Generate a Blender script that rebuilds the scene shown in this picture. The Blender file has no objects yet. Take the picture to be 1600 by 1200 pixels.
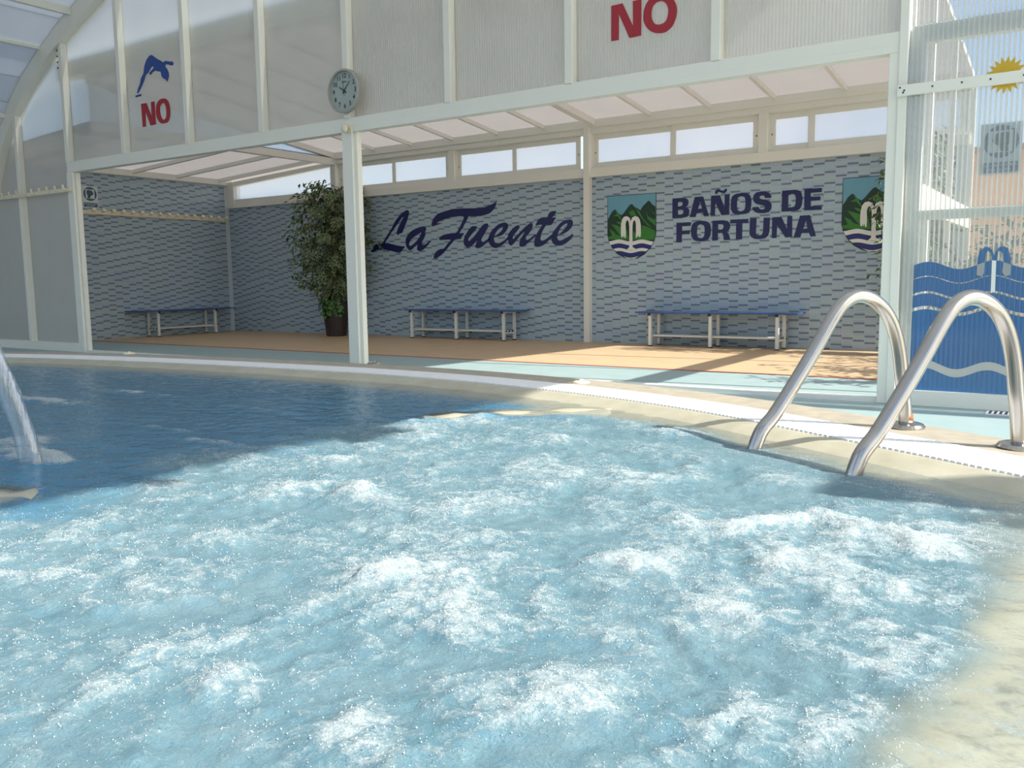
import bpy, bmesh, math, random
import numpy as np
from mathutils import Vector, Matrix
from mathutils.geometry import tessellate_polygon

random.seed(7); RNG = np.random.default_rng(11)
sc = bpy.context.scene
C = sc.collection

# ------------------------------------------------------------------ camera
FPX = 1350.07
YAW, PITCH, ROLL = (math.radians(a) for a in (33.8031, 6.8635, -0.7553))
CAM = Vector((0.0, -6.3565, 0.8840))
_f = Vector((-math.sin(YAW) * math.cos(PITCH), math.cos(YAW) * math.cos(PITCH), -math.sin(PITCH)))
_r = Vector((math.cos(YAW), math.sin(YAW), 0.0))
_u = _r.cross(_f)
CR = _r * math.cos(ROLL) + _u * math.sin(ROLL)
CU = -_r * math.sin(ROLL) + _u * math.cos(ROLL)
cam_d = bpy.data.cameras.new('camera'); cam = bpy.data.objects.new('camera', cam_d); C.objects.link(cam)
cam_d.sensor_width = 36.0; cam_d.lens = FPX / 1600.0 * 36.0; cam_d.clip_start = 0.02; cam_d.clip_end = 400
cam.matrix_world = Matrix(((CR.x, CU.x, -_f.x, CAM.x), (CR.y, CU.y, -_f.y, CAM.y), (CR.z, CU.z, -_f.z, CAM.z), (0, 0, 0, 1)))
sc.camera = cam

# ------------------------------------------------------------------ world, sun, exposure
SUN_EL, SUN_AZ = math.radians(36.5), math.radians(5.0)      # from +X, a little behind the gable
wd = bpy.data.worlds.new('sky'); sc.world = wd; wd.use_nodes = True
wn = wd.node_tree; wn.nodes.clear()
sky = wn.nodes.new('ShaderNodeTexSky'); sky.sky_type = 'NISHITA'; sky.sun_disc = False
sky.sun_elevation = SUN_EL; sky.sun_rotation = math.radians(90) - SUN_AZ; sky.air_density = 1.0; sky.dust_density = 1.6; sky.ozone_density = 1.0
tcw = wn.nodes.new('ShaderNodeTexCoord'); nzw = wn.nodes.new('ShaderNodeTexNoise')
nzw.inputs['Scale'].default_value = 2.6; nzw.inputs['Detail'].default_value = 7; nzw.inputs['Roughness'].default_value = 0.6
rpw = wn.nodes.new('ShaderNodeValToRGB'); rpw.color_ramp.elements[0].position = 0.47; rpw.color_ramp.elements[1].position = 0.68
mxw = wn.nodes.new('ShaderNodeMix'); mxw.data_type = 'RGBA'; mxw.inputs['B'].default_value = (5.6, 5.7, 6.0, 1)
mlw = wn.nodes.new('ShaderNodeMath'); mlw.operation = 'MULTIPLY'; mlw.inputs[1].default_value = 0.75
bgw = wn.nodes.new('ShaderNodeBackground'); bgw.inputs['Strength'].default_value = 0.215
ow = wn.nodes.new('ShaderNodeOutputWorld')
L = wn.links.new
L(tcw.outputs['Generated'], nzw.inputs['Vector']); L(nzw.outputs['Fac'], rpw.inputs['Fac']); L(rpw.outputs['Color'], mlw.inputs[0])
L(mlw.outputs[0], mxw.inputs['Factor']); L(sky.outputs['Color'], mxw.inputs['A']); L(mxw.outputs['Result'], bgw.inputs['Color']); L(bgw.outputs['Background'], ow.inputs['Surface'])
sd = bpy.data.lights.new('sun', 'SUN'); sd.energy = 7.6; sd.angle = math.radians(0.7); sd.color = (1.0, 0.94, 0.84)
sun = bpy.data.objects.new('sun', sd); C.objects.link(sun)
to_sun = Vector((math.cos(SUN_EL) * math.cos(SUN_AZ), math.cos(SUN_EL) * math.sin(SUN_AZ), math.sin(SUN_EL)))
sun.rotation_euler = to_sun.to_track_quat('Z', 'Y').to_euler(); sun.location = (12, 1, 8)
vs = sc.view_settings; vs.view_transform = 'Standard'; vs.look = 'None'; vs.exposure = 0.18; vs.gamma = 1.0; vs.use_curve_mapping = False
sc.cycles.use_denoising = True
sc.cycles.max_bounces = 10; sc.cycles.transparent_max_bounces = 24; sc.cycles.diffuse_bounces = 5; sc.cycles.transmission_bounces = 8
sc.cycles.sample_clamp_indirect = 6.0; sc.cycles.caustics_reflective = False; sc.cycles.caustics_refractive = False

# ------------------------------------------------------------------ measuring: a pixel of the 1600x1200 photograph on a real plane
def ray(x, y): return _f + CR * ((x - 800) / FPX) - CU * ((y - 600) / FPX)
def on_y(x, y, Y): d = ray(x, y); return CAM + d * ((Y - CAM.y) / d.y)
def on_x(x, y, X): d = ray(x, y); return CAM + d * ((X - CAM.x) / d.x)
def on_z(x, y, Z): d = ray(x, y); return CAM + d * ((Z - CAM.z) / d.z)

# ------------------------------------------------------------------ materials
MATS = {}
def nodes_of(name):
    m = bpy.data.materials.new(name); m.use_nodes = True; nt = m.node_tree; nt.nodes.clear(); MATS[name] = m
    out = nt.nodes.new('ShaderNodeOutputMaterial')
    return m, nt, out
def add(nt, t, **kw):
    n = nt.nodes.new(t)
    for k, v in kw.items():
        if k in n.inputs: n.inputs[k].default_value = v
        else: setattr(n, k, v)
    return n
def col(c): return (c[0], c[1], c[2], 1.0)
def srgb(r, g, b):
    f = lambda v: (v / 255 / 12.92) if v / 255 <= 0.04045 else ((v / 255 + 0.055) / 1.055) ** 2.4
    return (f(r), f(g), f(b))
def solid(name, c, rough=0.5, metal=0.0, var=0.08, scale=12.0, bump=0.0, spec=0.5, c2=None):
    m, nt, out = nodes_of(name)
    p = add(nt, 'ShaderNodeBsdfPrincipled', Roughness=rough, Metallic=metal); p.inputs['Specular IOR Level'].default_value = spec
    tc = add(nt, 'ShaderNodeTexCoord'); nz = add(nt, 'ShaderNodeTexNoise', Scale=scale, Detail=5.0)
    nt.links.new(tc.outputs['Object'], nz.inputs['Vector'])
    mx = add(nt, 'ShaderNodeMix', data_type='RGBA')
    a = c2 if c2 else tuple(v * (1 - var) for v in c); b = tuple(min(1, v * (1 + var)) for v in c)
    mx.inputs['A'].default_value = col(a); mx.inputs['B'].default_value = col(b)
    nt.links.new(nz.outputs['Fac'], mx.inputs['Factor']); nt.links.new(mx.outputs['Result'], p.inputs['Base Color'])
    if bump:
        bm = add(nt, 'ShaderNodeBump', Strength=bump, Distance=0.01); nt.links.new(nz.outputs['Fac'], bm.inputs['Height']); nt.links.new(bm.outputs['Normal'], p.inputs['Normal'])
    nt.links.new(p.outputs['BSDF'], out.inputs['Surface'])
    return m
def sheet(name, c, clear=0.3, trans=0.5, gloss=0.06, flute=0.0, flute_scale=60.0, tint=None, dirt=0.1, rough=0.12, axis='X'):
    """twin-wall plastic: part see-through, part milky, with a soft gloss; flutes run up the sheet"""
    m, nt, out = nodes_of(name)
    tc = add(nt, 'ShaderNodeTexCoord'); nz = add(nt, 'ShaderNodeTexNoise', Scale=2.5, Detail=4.0); nt.links.new(tc.outputs['Object'], nz.inputs['Vector'])
    mx = add(nt, 'ShaderNodeMix', data_type='RGBA'); mx.inputs['A'].default_value = col(tuple(v * (1 - dirt) for v in c)); mx.inputs['B'].default_value = col(c)
    nt.links.new(nz.outputs['Fac'], mx.inputs['Factor'])
    df = add(nt, 'ShaderNodeBsdfDiffuse'); tl = add(nt, 'ShaderNodeBsdfTranslucent'); tr = add(nt, 'ShaderNodeBsdfTransparent'); gl = add(nt, 'ShaderNodeBsdfGlossy', Roughness=rough)
    tr.inputs['Color'].default_value = col(tint if tint else (0.92, 0.94, 0.95))
    nt.links.new(mx.outputs['Result'], df.inputs['Color']); nt.links.new(mx.outputs['Result'], tl.inputs['Color'])
    m1 = add(nt, 'ShaderNodeMixShader'); m1.inputs['Fac'].default_value = trans
    nt.links.new(df.outputs[0], m1.inputs[1]); nt.links.new(tl.outputs[0], m1.inputs[2])
    m2 = add(nt, 'ShaderNodeMixShader'); m2.inputs['Fac'].default_value = clear
    nt.links.new(m1.outputs[0], m2.inputs[1]); nt.links.new(tr.outputs[0], m2.inputs[2])
    m3 = add(nt, 'ShaderNodeMixShader'); m3.inputs['Fac'].default_value = gloss
    nt.links.new(m2.outputs[0], m3.inputs[1]); nt.links.new(gl.outputs[0], m3.inputs[2])
    if flute:
        wv = add(nt, 'ShaderNodeTexWave', Scale=flute_scale, bands_direction=axis); wv.inputs['Distortion'].default_value = 0.0
        nt.links.new(tc.outputs['Object'], wv.inputs['Vector'])
        bm = add(nt, 'ShaderNodeBump', Strength=flute, Distance=0.006); nt.links.new(wv.outputs['Fac'], bm.inputs['Height'])
        for n in (df, tl, gl): nt.links.new(bm.outputs['Normal'], n.inputs['Normal'])
        pw = add(nt, 'ShaderNodeMath', operation='POWER'); pw.inputs[1].default_value = 3.0; nt.links.new(wv.outputs['Fac'], pw.inputs[0])
        mr = add(nt, 'ShaderNodeMapRange'); mr.inputs['To Min'].default_value = clear; mr.inputs['To Max'].default_value = clear * 0.25
        nt.links.new(pw.outputs[0], mr.inputs['Value']); nt.links.new(mr.outputs[0], m2.inputs['Fac'])
    nt.links.new(m3.outputs[0], out.inputs['Surface'])
    return m

WHITE = solid('white_paint', (0.81, 0.80, 0.72), 0.35, var=0.03, scale=3)
SILL = solid('cream_frame', (0.78, 0.78, 0.73), 0.4, var=0.03, scale=3)
RAFT = solid('rafter_white', (0.80, 0.79, 0.75), 0.4, var=0.03, scale=3)
GABLE = sheet('gable_sheet', (0.83, 0.84, 0.81), clear=0.28, trans=0.55, gloss=0.05, flute=0.35, flute_scale=12)
GABLE_L = sheet('gable_sheet_smooth', (0.83, 0.84, 0.81), clear=0.33, trans=0.55, gloss=0.05)
DOORS = sheet('door_sheet', (0.80, 0.80, 0.76), clear=0.84, trans=0.5, gloss=0.08, flute=0.5, flute_scale=10.8, rough=0.2)
ROOFS = sheet('roof_sheet', (0.62, 0.60, 0.58), clear=0.0, trans=0.72, gloss=0.03, dirt=0.06)
VAULT = sheet('vault_sheet', (0.70, 0.73, 0.75), clear=0.10, trans=0.6, gloss=0.05)
PANE = sheet('frosted_pane', (0.86, 0.90, 0.98), clear=0.55, trans=0.85, gloss=0.04, dirt=0.05)
NAVY = solid('navy_vinyl', srgb(20, 24, 84), 0.35, var=0.05)
RED = solid('red_vinyl', srgb(160, 22, 34), 0.35, var=0.05)
BLUEV = solid('blue_vinyl', srgb(14, 62, 140), 0.35, var=0.05)
STEEL = solid('stainless_steel', (0.46, 0.44, 0.41), 0.20, 1.0, var=0.06, scale=30)
RUST = solid('rust', (0.28, 0.11, 0.04), 0.8, var=0.4, scale=60)
BLACK = solid('black_plastic', (0.015, 0.015, 0.017), 0.45)
BLUE_SEAT = solid('blue_bench_top', (0.035, 0.10, 0.33), 0.22, var=0.06)
LEG = solid('bench_leg_paint', (0.74, 0.75, 0.72), 0.35, var=0.04)
COPE = solid('coping_stone', (0.44, 0.40, 0.32), 0.55, var=0.2, scale=14, bump=0.25, c2=(0.27, 0.24, 0.19))
LIP = solid('wet_coping', (0.47, 0.45, 0.35), 0.35, var=0.2, scale=9, bump=0.3, c2=(0.32, 0.30, 0.22))
SLAT = solid('grate_plastic', (0.88, 0.89, 0.90), 0.4, var=0.03)
POOLB = solid('pool_blue', (0.03, 0.14, 0.30), 0.4, var=0.25, scale=6)
JACB = solid('spa_floor', (0.10, 0.34, 0.42), 0.4, var=0.2, scale=6)
TURQ = solid('turquoise_floor', (0.34, 0.46, 0.47), 0.45, var=0.12, scale=5, bump=0.05)
ORANGE = solid('terracotta_floor', (0.58, 0.43, 0.27), 0.5, var=0.12, scale=4, bump=0.05)
REDL = solid('red_edging', (0.40, 0.09, 0.06), 0.6, var=0.15)
GROUT = solid('grout', (0.58, 0.67, 0.73), 0.7, var=0.05)
TILE = [solid('tile_light', (0.40, 0.51, 0.59), 0.28, var=0.06, scale=2), solid('tile_pale_blue', (0.35, 0.47, 0.59), 0.28, var=0.06, scale=2),
        solid('tile_green_grey', (0.39, 0.51, 0.55), 0.28, var=0.06, scale=2), solid('tile_slate_blue', (0.155, 0.20, 0.30), 0.28, var=0.10, scale=2),
        solid('tile_lilac', (0.41, 0.48, 0.58), 0.28, var=0.06, scale=2)]
POT = solid('brown_pot', (0.030, 0.017, 0.015), 0.5, var=0.15)
SOIL = solid('soil', (0.03, 0.02, 0.012), 0.95, var=0.3, scale=60)
BARK = solid('bark', (0.16, 0.11, 0.07), 0.85, var=0.3, scale=40)
LEAFD = solid('leaf_green', (0.022, 0.065, 0.018), 0.45, var=0.3, scale=3)
LEAFC = solid('leaf_cream_margin', (0.32, 0.38, 0.20), 0.5, var=0.15, scale=3)
FERN = solid('fern_green', (0.03, 0.12, 0.05), 0.5, var=0.25)
IVY = solid('ivy_green', (0.06, 0.20, 0.03), 0.5, var=0.25)
PEG = solid('cream_plastic', (0.80, 0.72, 0.55), 0.45, var=0.05)
CLOCKG = solid('clock_rim', (0.36, 0.37, 0.34), 0.4, 0.0, var=0.05)
DIAL = solid('clock_dial', (0.36, 0.42, 0.40), 0.6, var=0.03)
PEACH = solid('peach_render', (0.78, 0.45, 0.24), 0.8, var=0.1, scale=2)
TERRA = solid('roof_tile', (0.42, 0.20, 0.11), 0.8, var=0.2)
SAND = solid('sandy_ground', (0.55, 0.47, 0.36), 0.9, var=0.2, scale=2)
YEL = sheet('yellow_sticker', srgb(240, 214, 60), clear=0.05, trans=0.6, gloss=0.04, dirt=0.03)
FILM = sheet('blue_film', (0.03, 0.30, 0.62), clear=0.25, trans=0.6, gloss=0.10, tint=(0.10, 0.45, 0.80), dirt=0.1, flute=0.4, flute_scale=10.8)
FILMW = sheet('pale_film', (0.75, 0.76, 0.74), clear=0.25, trans=0.5, gloss=0.06)
SIGNW = solid('sign_white', (0.62, 0.68, 0.68), 0.4, var=0.03)
SIGNB = solid('sign_blue', (0.045, 0.11, 0.22), 0.4, var=0.05)
SIGND = solid('sign_dark', (0.06, 0.10, 0.11), 0.5, var=0.05)
CREST = {'line': solid('crest_line', (0.012, 0.025, 0.05), 0.5), 'sky': solid('crest_sky', srgb(105, 160, 185), 0.5, var=0.12, scale=3),
         'dark': solid('crest_dark_green', srgb(22, 52, 40), 0.5), 'green': solid('crest_green', srgb(52, 122, 44), 0.5, var=0.08), 'white': solid('crest_white', (0.74, 0.75, 0.73), 0.5), 'blue': solid('crest_blue', srgb(34, 42, 112), 0.5)}

# ------------------------------------------------------------------ helpers
def tag(o, label=None, cat=None, group=None, kind=None):
    if label: o['label'] = label
    if cat: o['category'] = cat
    if group: o['group'] = group
    if kind: o['kind'] = kind
    return o
def empty(name, loc=(0, 0, 0), label=None, cat=None, group=None, kind=None):
    o = bpy.data.objects.new(name, None); C.objects.link(o); o.location = loc; o.empty_display_size = 0.1
    return tag(o, label, cat, group, kind)
def link(name, me, parent=None, at=None):
    """vertices are given in world space; the object's own space starts at the parent (or at `at`)"""
    o = bpy.data.objects.new(name, me); C.objects.link(o)
    if parent is not None:
        o.parent = parent; base = world_loc(parent)
        if base.length > 0: me.transform(Matrix.Translation(-base))
    elif at is not None:
        o.location = at; me.transform(Matrix.Translation(-Vector(at)))
    return o
def world_loc(o):
    v = Vector((0, 0, 0))
    while o is not None: v += o.location; o = o.parent
    return v
class MB:
    def __init__(s): s.v = []; s.f = []; s.mi = []; s.m = 0
    def quad_box(s, x0, x1, y0, y1, z0, z1):
        b = len(s.v); s.v += [(x0, y0, z0), (x1, y0, z0), (x1, y1, z0), (x0, y1, z0), (x0, y0, z1), (x1, y0, z1), (x1, y1, z1), (x0, y1, z1)]
        for q in ((3, 2, 1, 0), (4, 5, 6, 7), (0, 1, 5, 4), (1, 2, 6, 5), (2, 3, 7, 6), (3, 0, 4, 7)): s.f.append(tuple(b + i for i in q)); s.mi.append(s.m)
        return s
    def hexa(s, p):      # eight corners, bottom ring then top ring
        b = len(s.v); s.v += [tuple(q) for q in p]
        for q in ((3, 2, 1, 0), (4, 5, 6, 7), (0, 1, 5, 4), (1, 2, 6, 5), (2, 3, 7, 6), (3, 0, 4, 7)): s.f.append(tuple(b + i for i in q)); s.mi.append(s.m)
        return s
    def tube(s, pts, r, n=12, caps=True):
        pts = [Vector(p) for p in pts]; rs = r if isinstance(r, (list, tuple)) else [r] * len(pts)
        t0 = (pts[1] - pts[0]).normalized(); up = Vector((0, 0, 1)) if abs(t0.z) < 0.9 else Vector((1, 0, 0))
        a = t0.cross(up).normalized(); rings = []
        for i, p in enumerate(pts):
            t = (pts[min(i + 1, len(pts) - 1)] - pts[max(i - 1, 0)]).normalized()
            a = (a - t * a.dot(t)).normalized(); c = t.cross(a)
            b = len(s.v)
            for k in range(n):
                q = 2 * math.pi * k / n; s.v.append(tuple(p + (a * math.cos(q) + c * math.sin(q)) * rs[i]))
            rings.append(b)
        for i in range(len(rings) - 1):
            for k in range(n):
                s.f.append((rings[i] + k, rings[i] + (k + 1) % n, rings[i + 1] + (k + 1) % n, rings[i + 1] + k)); s.mi.append(s.m)
        if caps:
            s.f.append(tuple(rings[0] + k for k in reversed(range(n)))); s.mi.append(s.m)
            s.f.append(tuple(rings[-1] + k for k in range(n))); s.mi.append(s.m)
        return s
    def lathe(s, prof, c, n=24, axis='Z'):
        rings = []
        for r, h in prof:
            b = len(s.v)
            for k in range(n):
                q = 2 * math.pi * k / n; x, y = r * math.cos(q), r * math.sin(q)
                s.v.append((c[0] + x, c[1] + y, c[2] + h) if axis == 'Z' else (c[0] + x, c[1] - h, c[2] + y))
            rings.append(b)
        for i in range(len(rings) - 1):
            for k in range(n):
                s.f.append((rings[i] + k, rings[i] + (k + 1) % n, rings[i + 1] + (k + 1) % n, rings[i + 1] + k)); s.mi.append(s.m)
        s.f.append(tuple(rings[0] + k for k in reversed(range(n)))); s.mi.append(s.m)
        s.f.append(tuple(rings[-1] + k for k in range(n))); s.mi.append(s.m)
        return s
    def prism(s, outer, holes, fn, t0, t1):
        """a flat outline (a, b) given depth: fn(a, b, t) -> point"""
        loops = [list(outer)] + [list(h) for h in holes]
        tri = tessellate_polygon([[Vector((p[0], p[1], 0)) for p in l] for l in loops])
        flat = [p for l in loops for p in l]; b = len(s.v); n = len(flat)
        s.v += [tuple(fn(p[0], p[1], t0)) for p in flat] + [tuple(fn(p[0], p[1], t1)) for p in flat]
        for t in tri:
            s.f.append((b + t[0], b + t[1], b + t[2])); s.mi.append(s.m); s.f.append((b + n + t[2], b + n + t[1], b + n + t[0])); s.mi.append(s.m)
        k = 0
        for l in loops:
            for i in range(len(l)):
                j = (i + 1) % len(l); s.f.append((b + k + i, b + k + j, b + n + k + j, b + n + k + i)); s.mi.append(s.m)
            k += len(l)
        return s
    def build(s, name, mats, parent=None, smooth=False, bevel=0.0, at=None, fix=True):
        me = bpy.data.meshes.new(name); me.from_pydata(s.v, [], s.f)
        mats = mats if isinstance(mats, (list, tuple)) else [mats]
        for m in mats: me.materials.append(m)
        if len(mats) > 1: me.polygons.foreach_set('material_index', s.mi)
        if fix or bevel:
            bm = bmesh.new(); bm.from_mesh(me)
            if bevel: bmesh.ops.bevel(bm, geom=bm.edges[:], offset=bevel, segments=1, affect='EDGES', profile=0.5)
            bmesh.ops.recalc_face_normals(bm, faces=bm.faces); bm.to_mesh(me); bm.free()
        if smooth: me.shade_smooth()
        return link(name, me, parent, at)
def box(name, x0, x1, y0, y1, z0, z1, mat, parent=None, bevel=0.004, at=None):
    return MB().quad_box(x0, x1, y0, y1, z0, z1).build(name, mat, parent, bevel=bevel, at=at)
def catmull(p, n=4):
    out = []; N = len(p)
    for i in range(N):
        a, b, c, d = (Vector(p[(i + k) % N]) for k in (-1, 0, 1, 2))
        for j in range(n):
            t = j / n
            out.append(tuple(0.5 * ((2 * b) + (c - a) * t + (2 * a - 5 * b + 4 * c - d) * t * t + (3 * b - a - 3 * c + d) * t ** 3)))
    return out
def catmull_open(p, n=6):
    out = []; N = len(p)
    for i in range(N - 1):
        a, b, c, d = Vector(p[max(i - 1, 0)]), Vector(p[i]), Vector(p[i + 1]), Vector(p[min(i + 2, N - 1)])
        for j in range(n):
            t = j / n
            out.append(0.5 * ((2 * b) + (c - a) * t + (2 * a - 5 * b + 4 * c - d) * t * t + (3 * b - a - 3 * c + d) * t ** 3))
    out.append(Vector(p[-1])); return out

# value noise for the water
def _hash(ix, iy, seed):
    h = (ix.astype(np.int64) * 374761393 + iy.astype(np.int64) * 668265263 + seed * 1442695040888963) & 0x7fffffff
    h = ((h ^ (h >> 13)) * 1274126177) & 0x7fffffff
    return ((h ^ (h >> 16)) & 0xffff) / 65535.0
def vnoise(x, y, seed=0):
    ix, iy = np.floor(x), np.floor(y); fx, fy = x - ix, y - iy
    fx = fx * fx * fx * (fx * (fx * 6 - 15) + 10); fy = fy * fy * fy * (fy * (fy * 6 - 15) + 10)
    a, b, c, d = _hash(ix, iy, seed), _hash(ix + 1, iy, seed), _hash(ix, iy + 1, seed), _hash(ix + 1, iy + 1, seed)
    return (a * (1 - fx) + b * fx) * (1 - fy) + (c * (1 - fx) + d * fx) * fy
def fbm(x, y, seed=0, oct=4, gain=0.5):
    s = 0; a = 1.0; t = 0
    for o in range(oct): s = s + a * vnoise(x * 2 ** o + 17.3 * o, y * 2 ** o - 9.1 * o, seed + o); t += a; a *= gain
    return s / t

# ------------------------------------------------------------------ main dimensions (metres)
YB = 4.42           # tiled back wall
XL = -13.55         # tiled left wall
X1 = -10.76         # step between the two annex roofs
XR = -1.20          # right end of the annex, in line with the right post
COPZ, WATZ = 0.30, 0.272
MX0, MS = -11.127, 1.25
def zroof(y): return 3.52 + (3.03 - 3.52) * (y - 0.1) / (YB - 0.1)

# pool edge: outer line of the overflow grate, seen as a function of X
EDGE = [(-11.5, -9.5), (-11.35, -6.6), (-11.0, -5.0), (-10.2, -3.85), (-9.1, -3.05), (-7.84, -2.56), (-6.9, -2.32), (-5.8, -2.16), (-4.8, -2.08), (-3.93, -2.045), (-3.09, -2.09),
        (-2.34, -2.22), (-1.9, -2.335), (-1.5, -2.475), (-1.146, -2.635), (-0.835, -2.81), (-0.455, -3.03), (-0.15, -3.21), (0.25, -3.47), (0.7, -3.85), (1.15, -4.4), (1.5, -5.2), (1.7, -6.4), (1.8, -9.5)]
_e = catmull_open([(a, b, 0) for a, b in EDGE], 8)
# resample evenly
def resample(pts, step):
    out = [pts[0].copy()]; acc = 0
    for a, b in zip(pts[:-1], pts[1:]):
        l = (b - a).length; t = step - acc
        while t <= l: out.append(a + (b - a) * (t / l)); t += step
        acc = l - (t - step)
    return out
EP = resample(_e, 0.05)
EN = []
for i in range(len(EP)):
    t = (EP[min(i + 2, len(EP) - 1)] - EP[max(i - 2, 0)]).normalized(); EN.append(Vector((t.y, -t.x, 0)))   # inward (towards the water)
EN = [n if n.dot(Vector((-4.0, -7.5, 0)) - p) > 0 else -n for n, p in zip(EN, EP)]
def off(i, d, z): p = EP[i] + EN[i] * d; return (p.x, p.y, z)
def strip(prof, name, mats, parent=None, mi=None, smooth=False):
    """sweep a cross-section [(offset inward, z), ...] along the pool edge"""
    m = MB(); n = len(prof)
    for i in range(len(EP)): m.v += [off(i, d, z) for d, z in prof]
    for i in range(len(EP) - 1):
        for k in range(n - 1):
            m.f.append((i * n + k, (i + 1) * n + k, (i + 1) * n + k + 1, i * n + k + 1)); m.mi.append(mi[k] if mi else 0)
    return m.build(name, mats, parent, smooth=smooth, fix=False)

# ------------------------------------------------------------------ floor, pool shell, coping
fl = MB()
pts = [EP[i] - EN[i] * 0.20 for i in range(0, len(EP), 3)]
def quadstrip(m, A, B):
    b = len(m.v)
    for a, c in zip(A, B): m.v += [tuple(a), tuple(c)]
    for i in range(len(A) - 1): m.f.append((b + 2 * i, b + 2 * i + 2, b + 2 * i + 3, b + 2 * i + 1)); m.mi.append(m.m)
quadstrip(fl, [(p.x, p.y, 0) for p in pts], [(p.x, 1.42, 0) for p in pts])
fl.v += [(-15, -9.5, 0), (pts[0].x, -9.5, 0), (pts[0].x, 1.42, 0), (-15, 1.42, 0), (pts[-1].x, -9.5, 0), (5, -9.5, 0), (5, 1.42, 0), (pts[-1].x, 1.42, 0)]
b = len(fl.v) - 8; fl.f += [(b, b + 1, b + 2, b + 3), (b + 4, b + 5, b + 6, b + 7)]; fl.mi += [0, 0]
tag(fl.build('floor', TURQ), 'turquoise painted floor between pool coping and terracotta strip', 'floor', kind='structure')
tag(box('floor_annex', XL - 0.2, XR, 1.455, YB + 0.1, -0.12, 0.0, ORANGE, bevel=0), 'terracotta coloured floor in front of the tiled walls', 'floor', kind='structure')
tag(box('trim_1', XL - 0.2, XR, 1.412, 1.462, -0.1, 0.004, REDL, bevel=0), 'thin red edging between terracotta and turquoise floors', 'edging', kind='structure')
g = MB(); g.quad_box(-60, 60, YB + 0.1, 90, -0.3, -0.03); g.quad_box(-60, -15, -60, YB + 0.1, -0.3, -0.03); g.quad_box(5, 60, -60, YB + 0.1, -0.3, -0.03); g.quad_box(XR, 5, 1.42, YB + 0.1, -0.3, -0.03)
tag(g.build('ground', SAND), 'sandy ground outside around the pool enclosure', 'ground', kind='structure')

cop = empty('pool_coping', (0, 0, 0), 'curved beige stone coping around the pool', 'coping', kind='structure')
strip([(-0.27, -0.02), (-0.27, COPZ - 0.02), (-0.255, COPZ), (-0.005, COPZ), (-0.005, COPZ - 0.09), (0.245, COPZ - 0.09), (0.245, COPZ - 0.002)], 'kerb', COPE, cop)
strip([(0.245, COPZ - 0.002), (0.30, COPZ - 0.006), (0.38, COPZ - 0.03), (0.50, WATZ - 0.03), (0.60, WATZ - 0.07), (0.62, WATZ - 0.12), (0.62, -0.8)], 'wet_lip', LIP, cop, smooth=True)
# basin floor and the submerged wall around the whirlpool
tag(box('pool_floor', -12, 2, -9.6, -2.0, -0.9, -0.8, POOLB, bevel=0), 'dark blue floor of the deep pool', 'pool floor', kind='structure')
def ridge(name, path, w, ztop, mat, parent, rev=False):
    m = MB(); path = [Vector((p[0], p[1], 0)) for p in path]; n = 7
    for i, p in enumerate(path):
        t = (path[min(i + 1, len(path) - 1)] - path[max(i - 1, 0)]).normalized(); q = Vector((t.y, -t.x, 0))
        e = min(i, len(path) - 1 - i); k = w * (0.55 + 0.45 * min(1, e / 2))
        dip = 0.02 * max(0, 3 - (len(path) - 1 - i if rev else i)) + 0.004 * math.sin(i * 1.7)
        k *= 1 + 0.12 * math.sin(i * 2.1)
        for d, z in ((-1.0, -0.8), (-1.0, ztop - 0.07), (-0.7, ztop - 0.012), (0, ztop), (0.7, ztop - 0.012), (1.0, ztop - 0.07), (1.0, -0.8)):
            c = p + q * (d * k); m.v.append((c.x, c.y, z - (dip if z > 0 else 0)))
    for i in range(len(path) - 1):
        for k in range(n - 1): m.f.append((i * n + k, (i + 1) * n + k, (i + 1) * n + k + 1, i * n + k + 1)); m.mi.append(0)
    m.f += [tuple(range(n)), tuple(reversed(range((len(path) - 1) * n, len(path) * n)))]; m.mi += [0, 0]
    return m.build(name, mat, parent, smooth=True)
spa = empty('whirlpool_basin', (0, 0, 0), 'beige submerged wall around the bubbling whirlpool', 'pool wall', kind='structure')
ridge('divider_wall', [tuple(v[:2]) for v in catmull_open([(-1.85, -2.72, 0), (-2.08, -2.92, 0), (-2.3, -3.15, 0), (-2.46, -3.32, 0), (-2.53, -3.41, 0)], 4)], 0.135, WATZ + 0.004, LIP, spa, True)
ridge('divider_wall', [tuple(v[:2]) for v in catmull_open([(-2.56, -4.98, 0), (-2.62, -5.08, 0), (-2.72, -5.2, 0), (-2.9, -5.4, 0)], 4)], 0.14, WATZ + 0.005, LIP, spa)
lg = MB(); lg.quad_box(-0.38, 1.6, -5.6, -3.86, -0.8, WATZ - 0.03); lg.build('submerged_ledge', LIP, spa, bevel=0.02)
lg = MB(); lg.quad_box(-1.9, -0.05, -6.6, -3.3, -0.62, -0.55); lg.build('spa_floor', JACB, spa)

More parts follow.
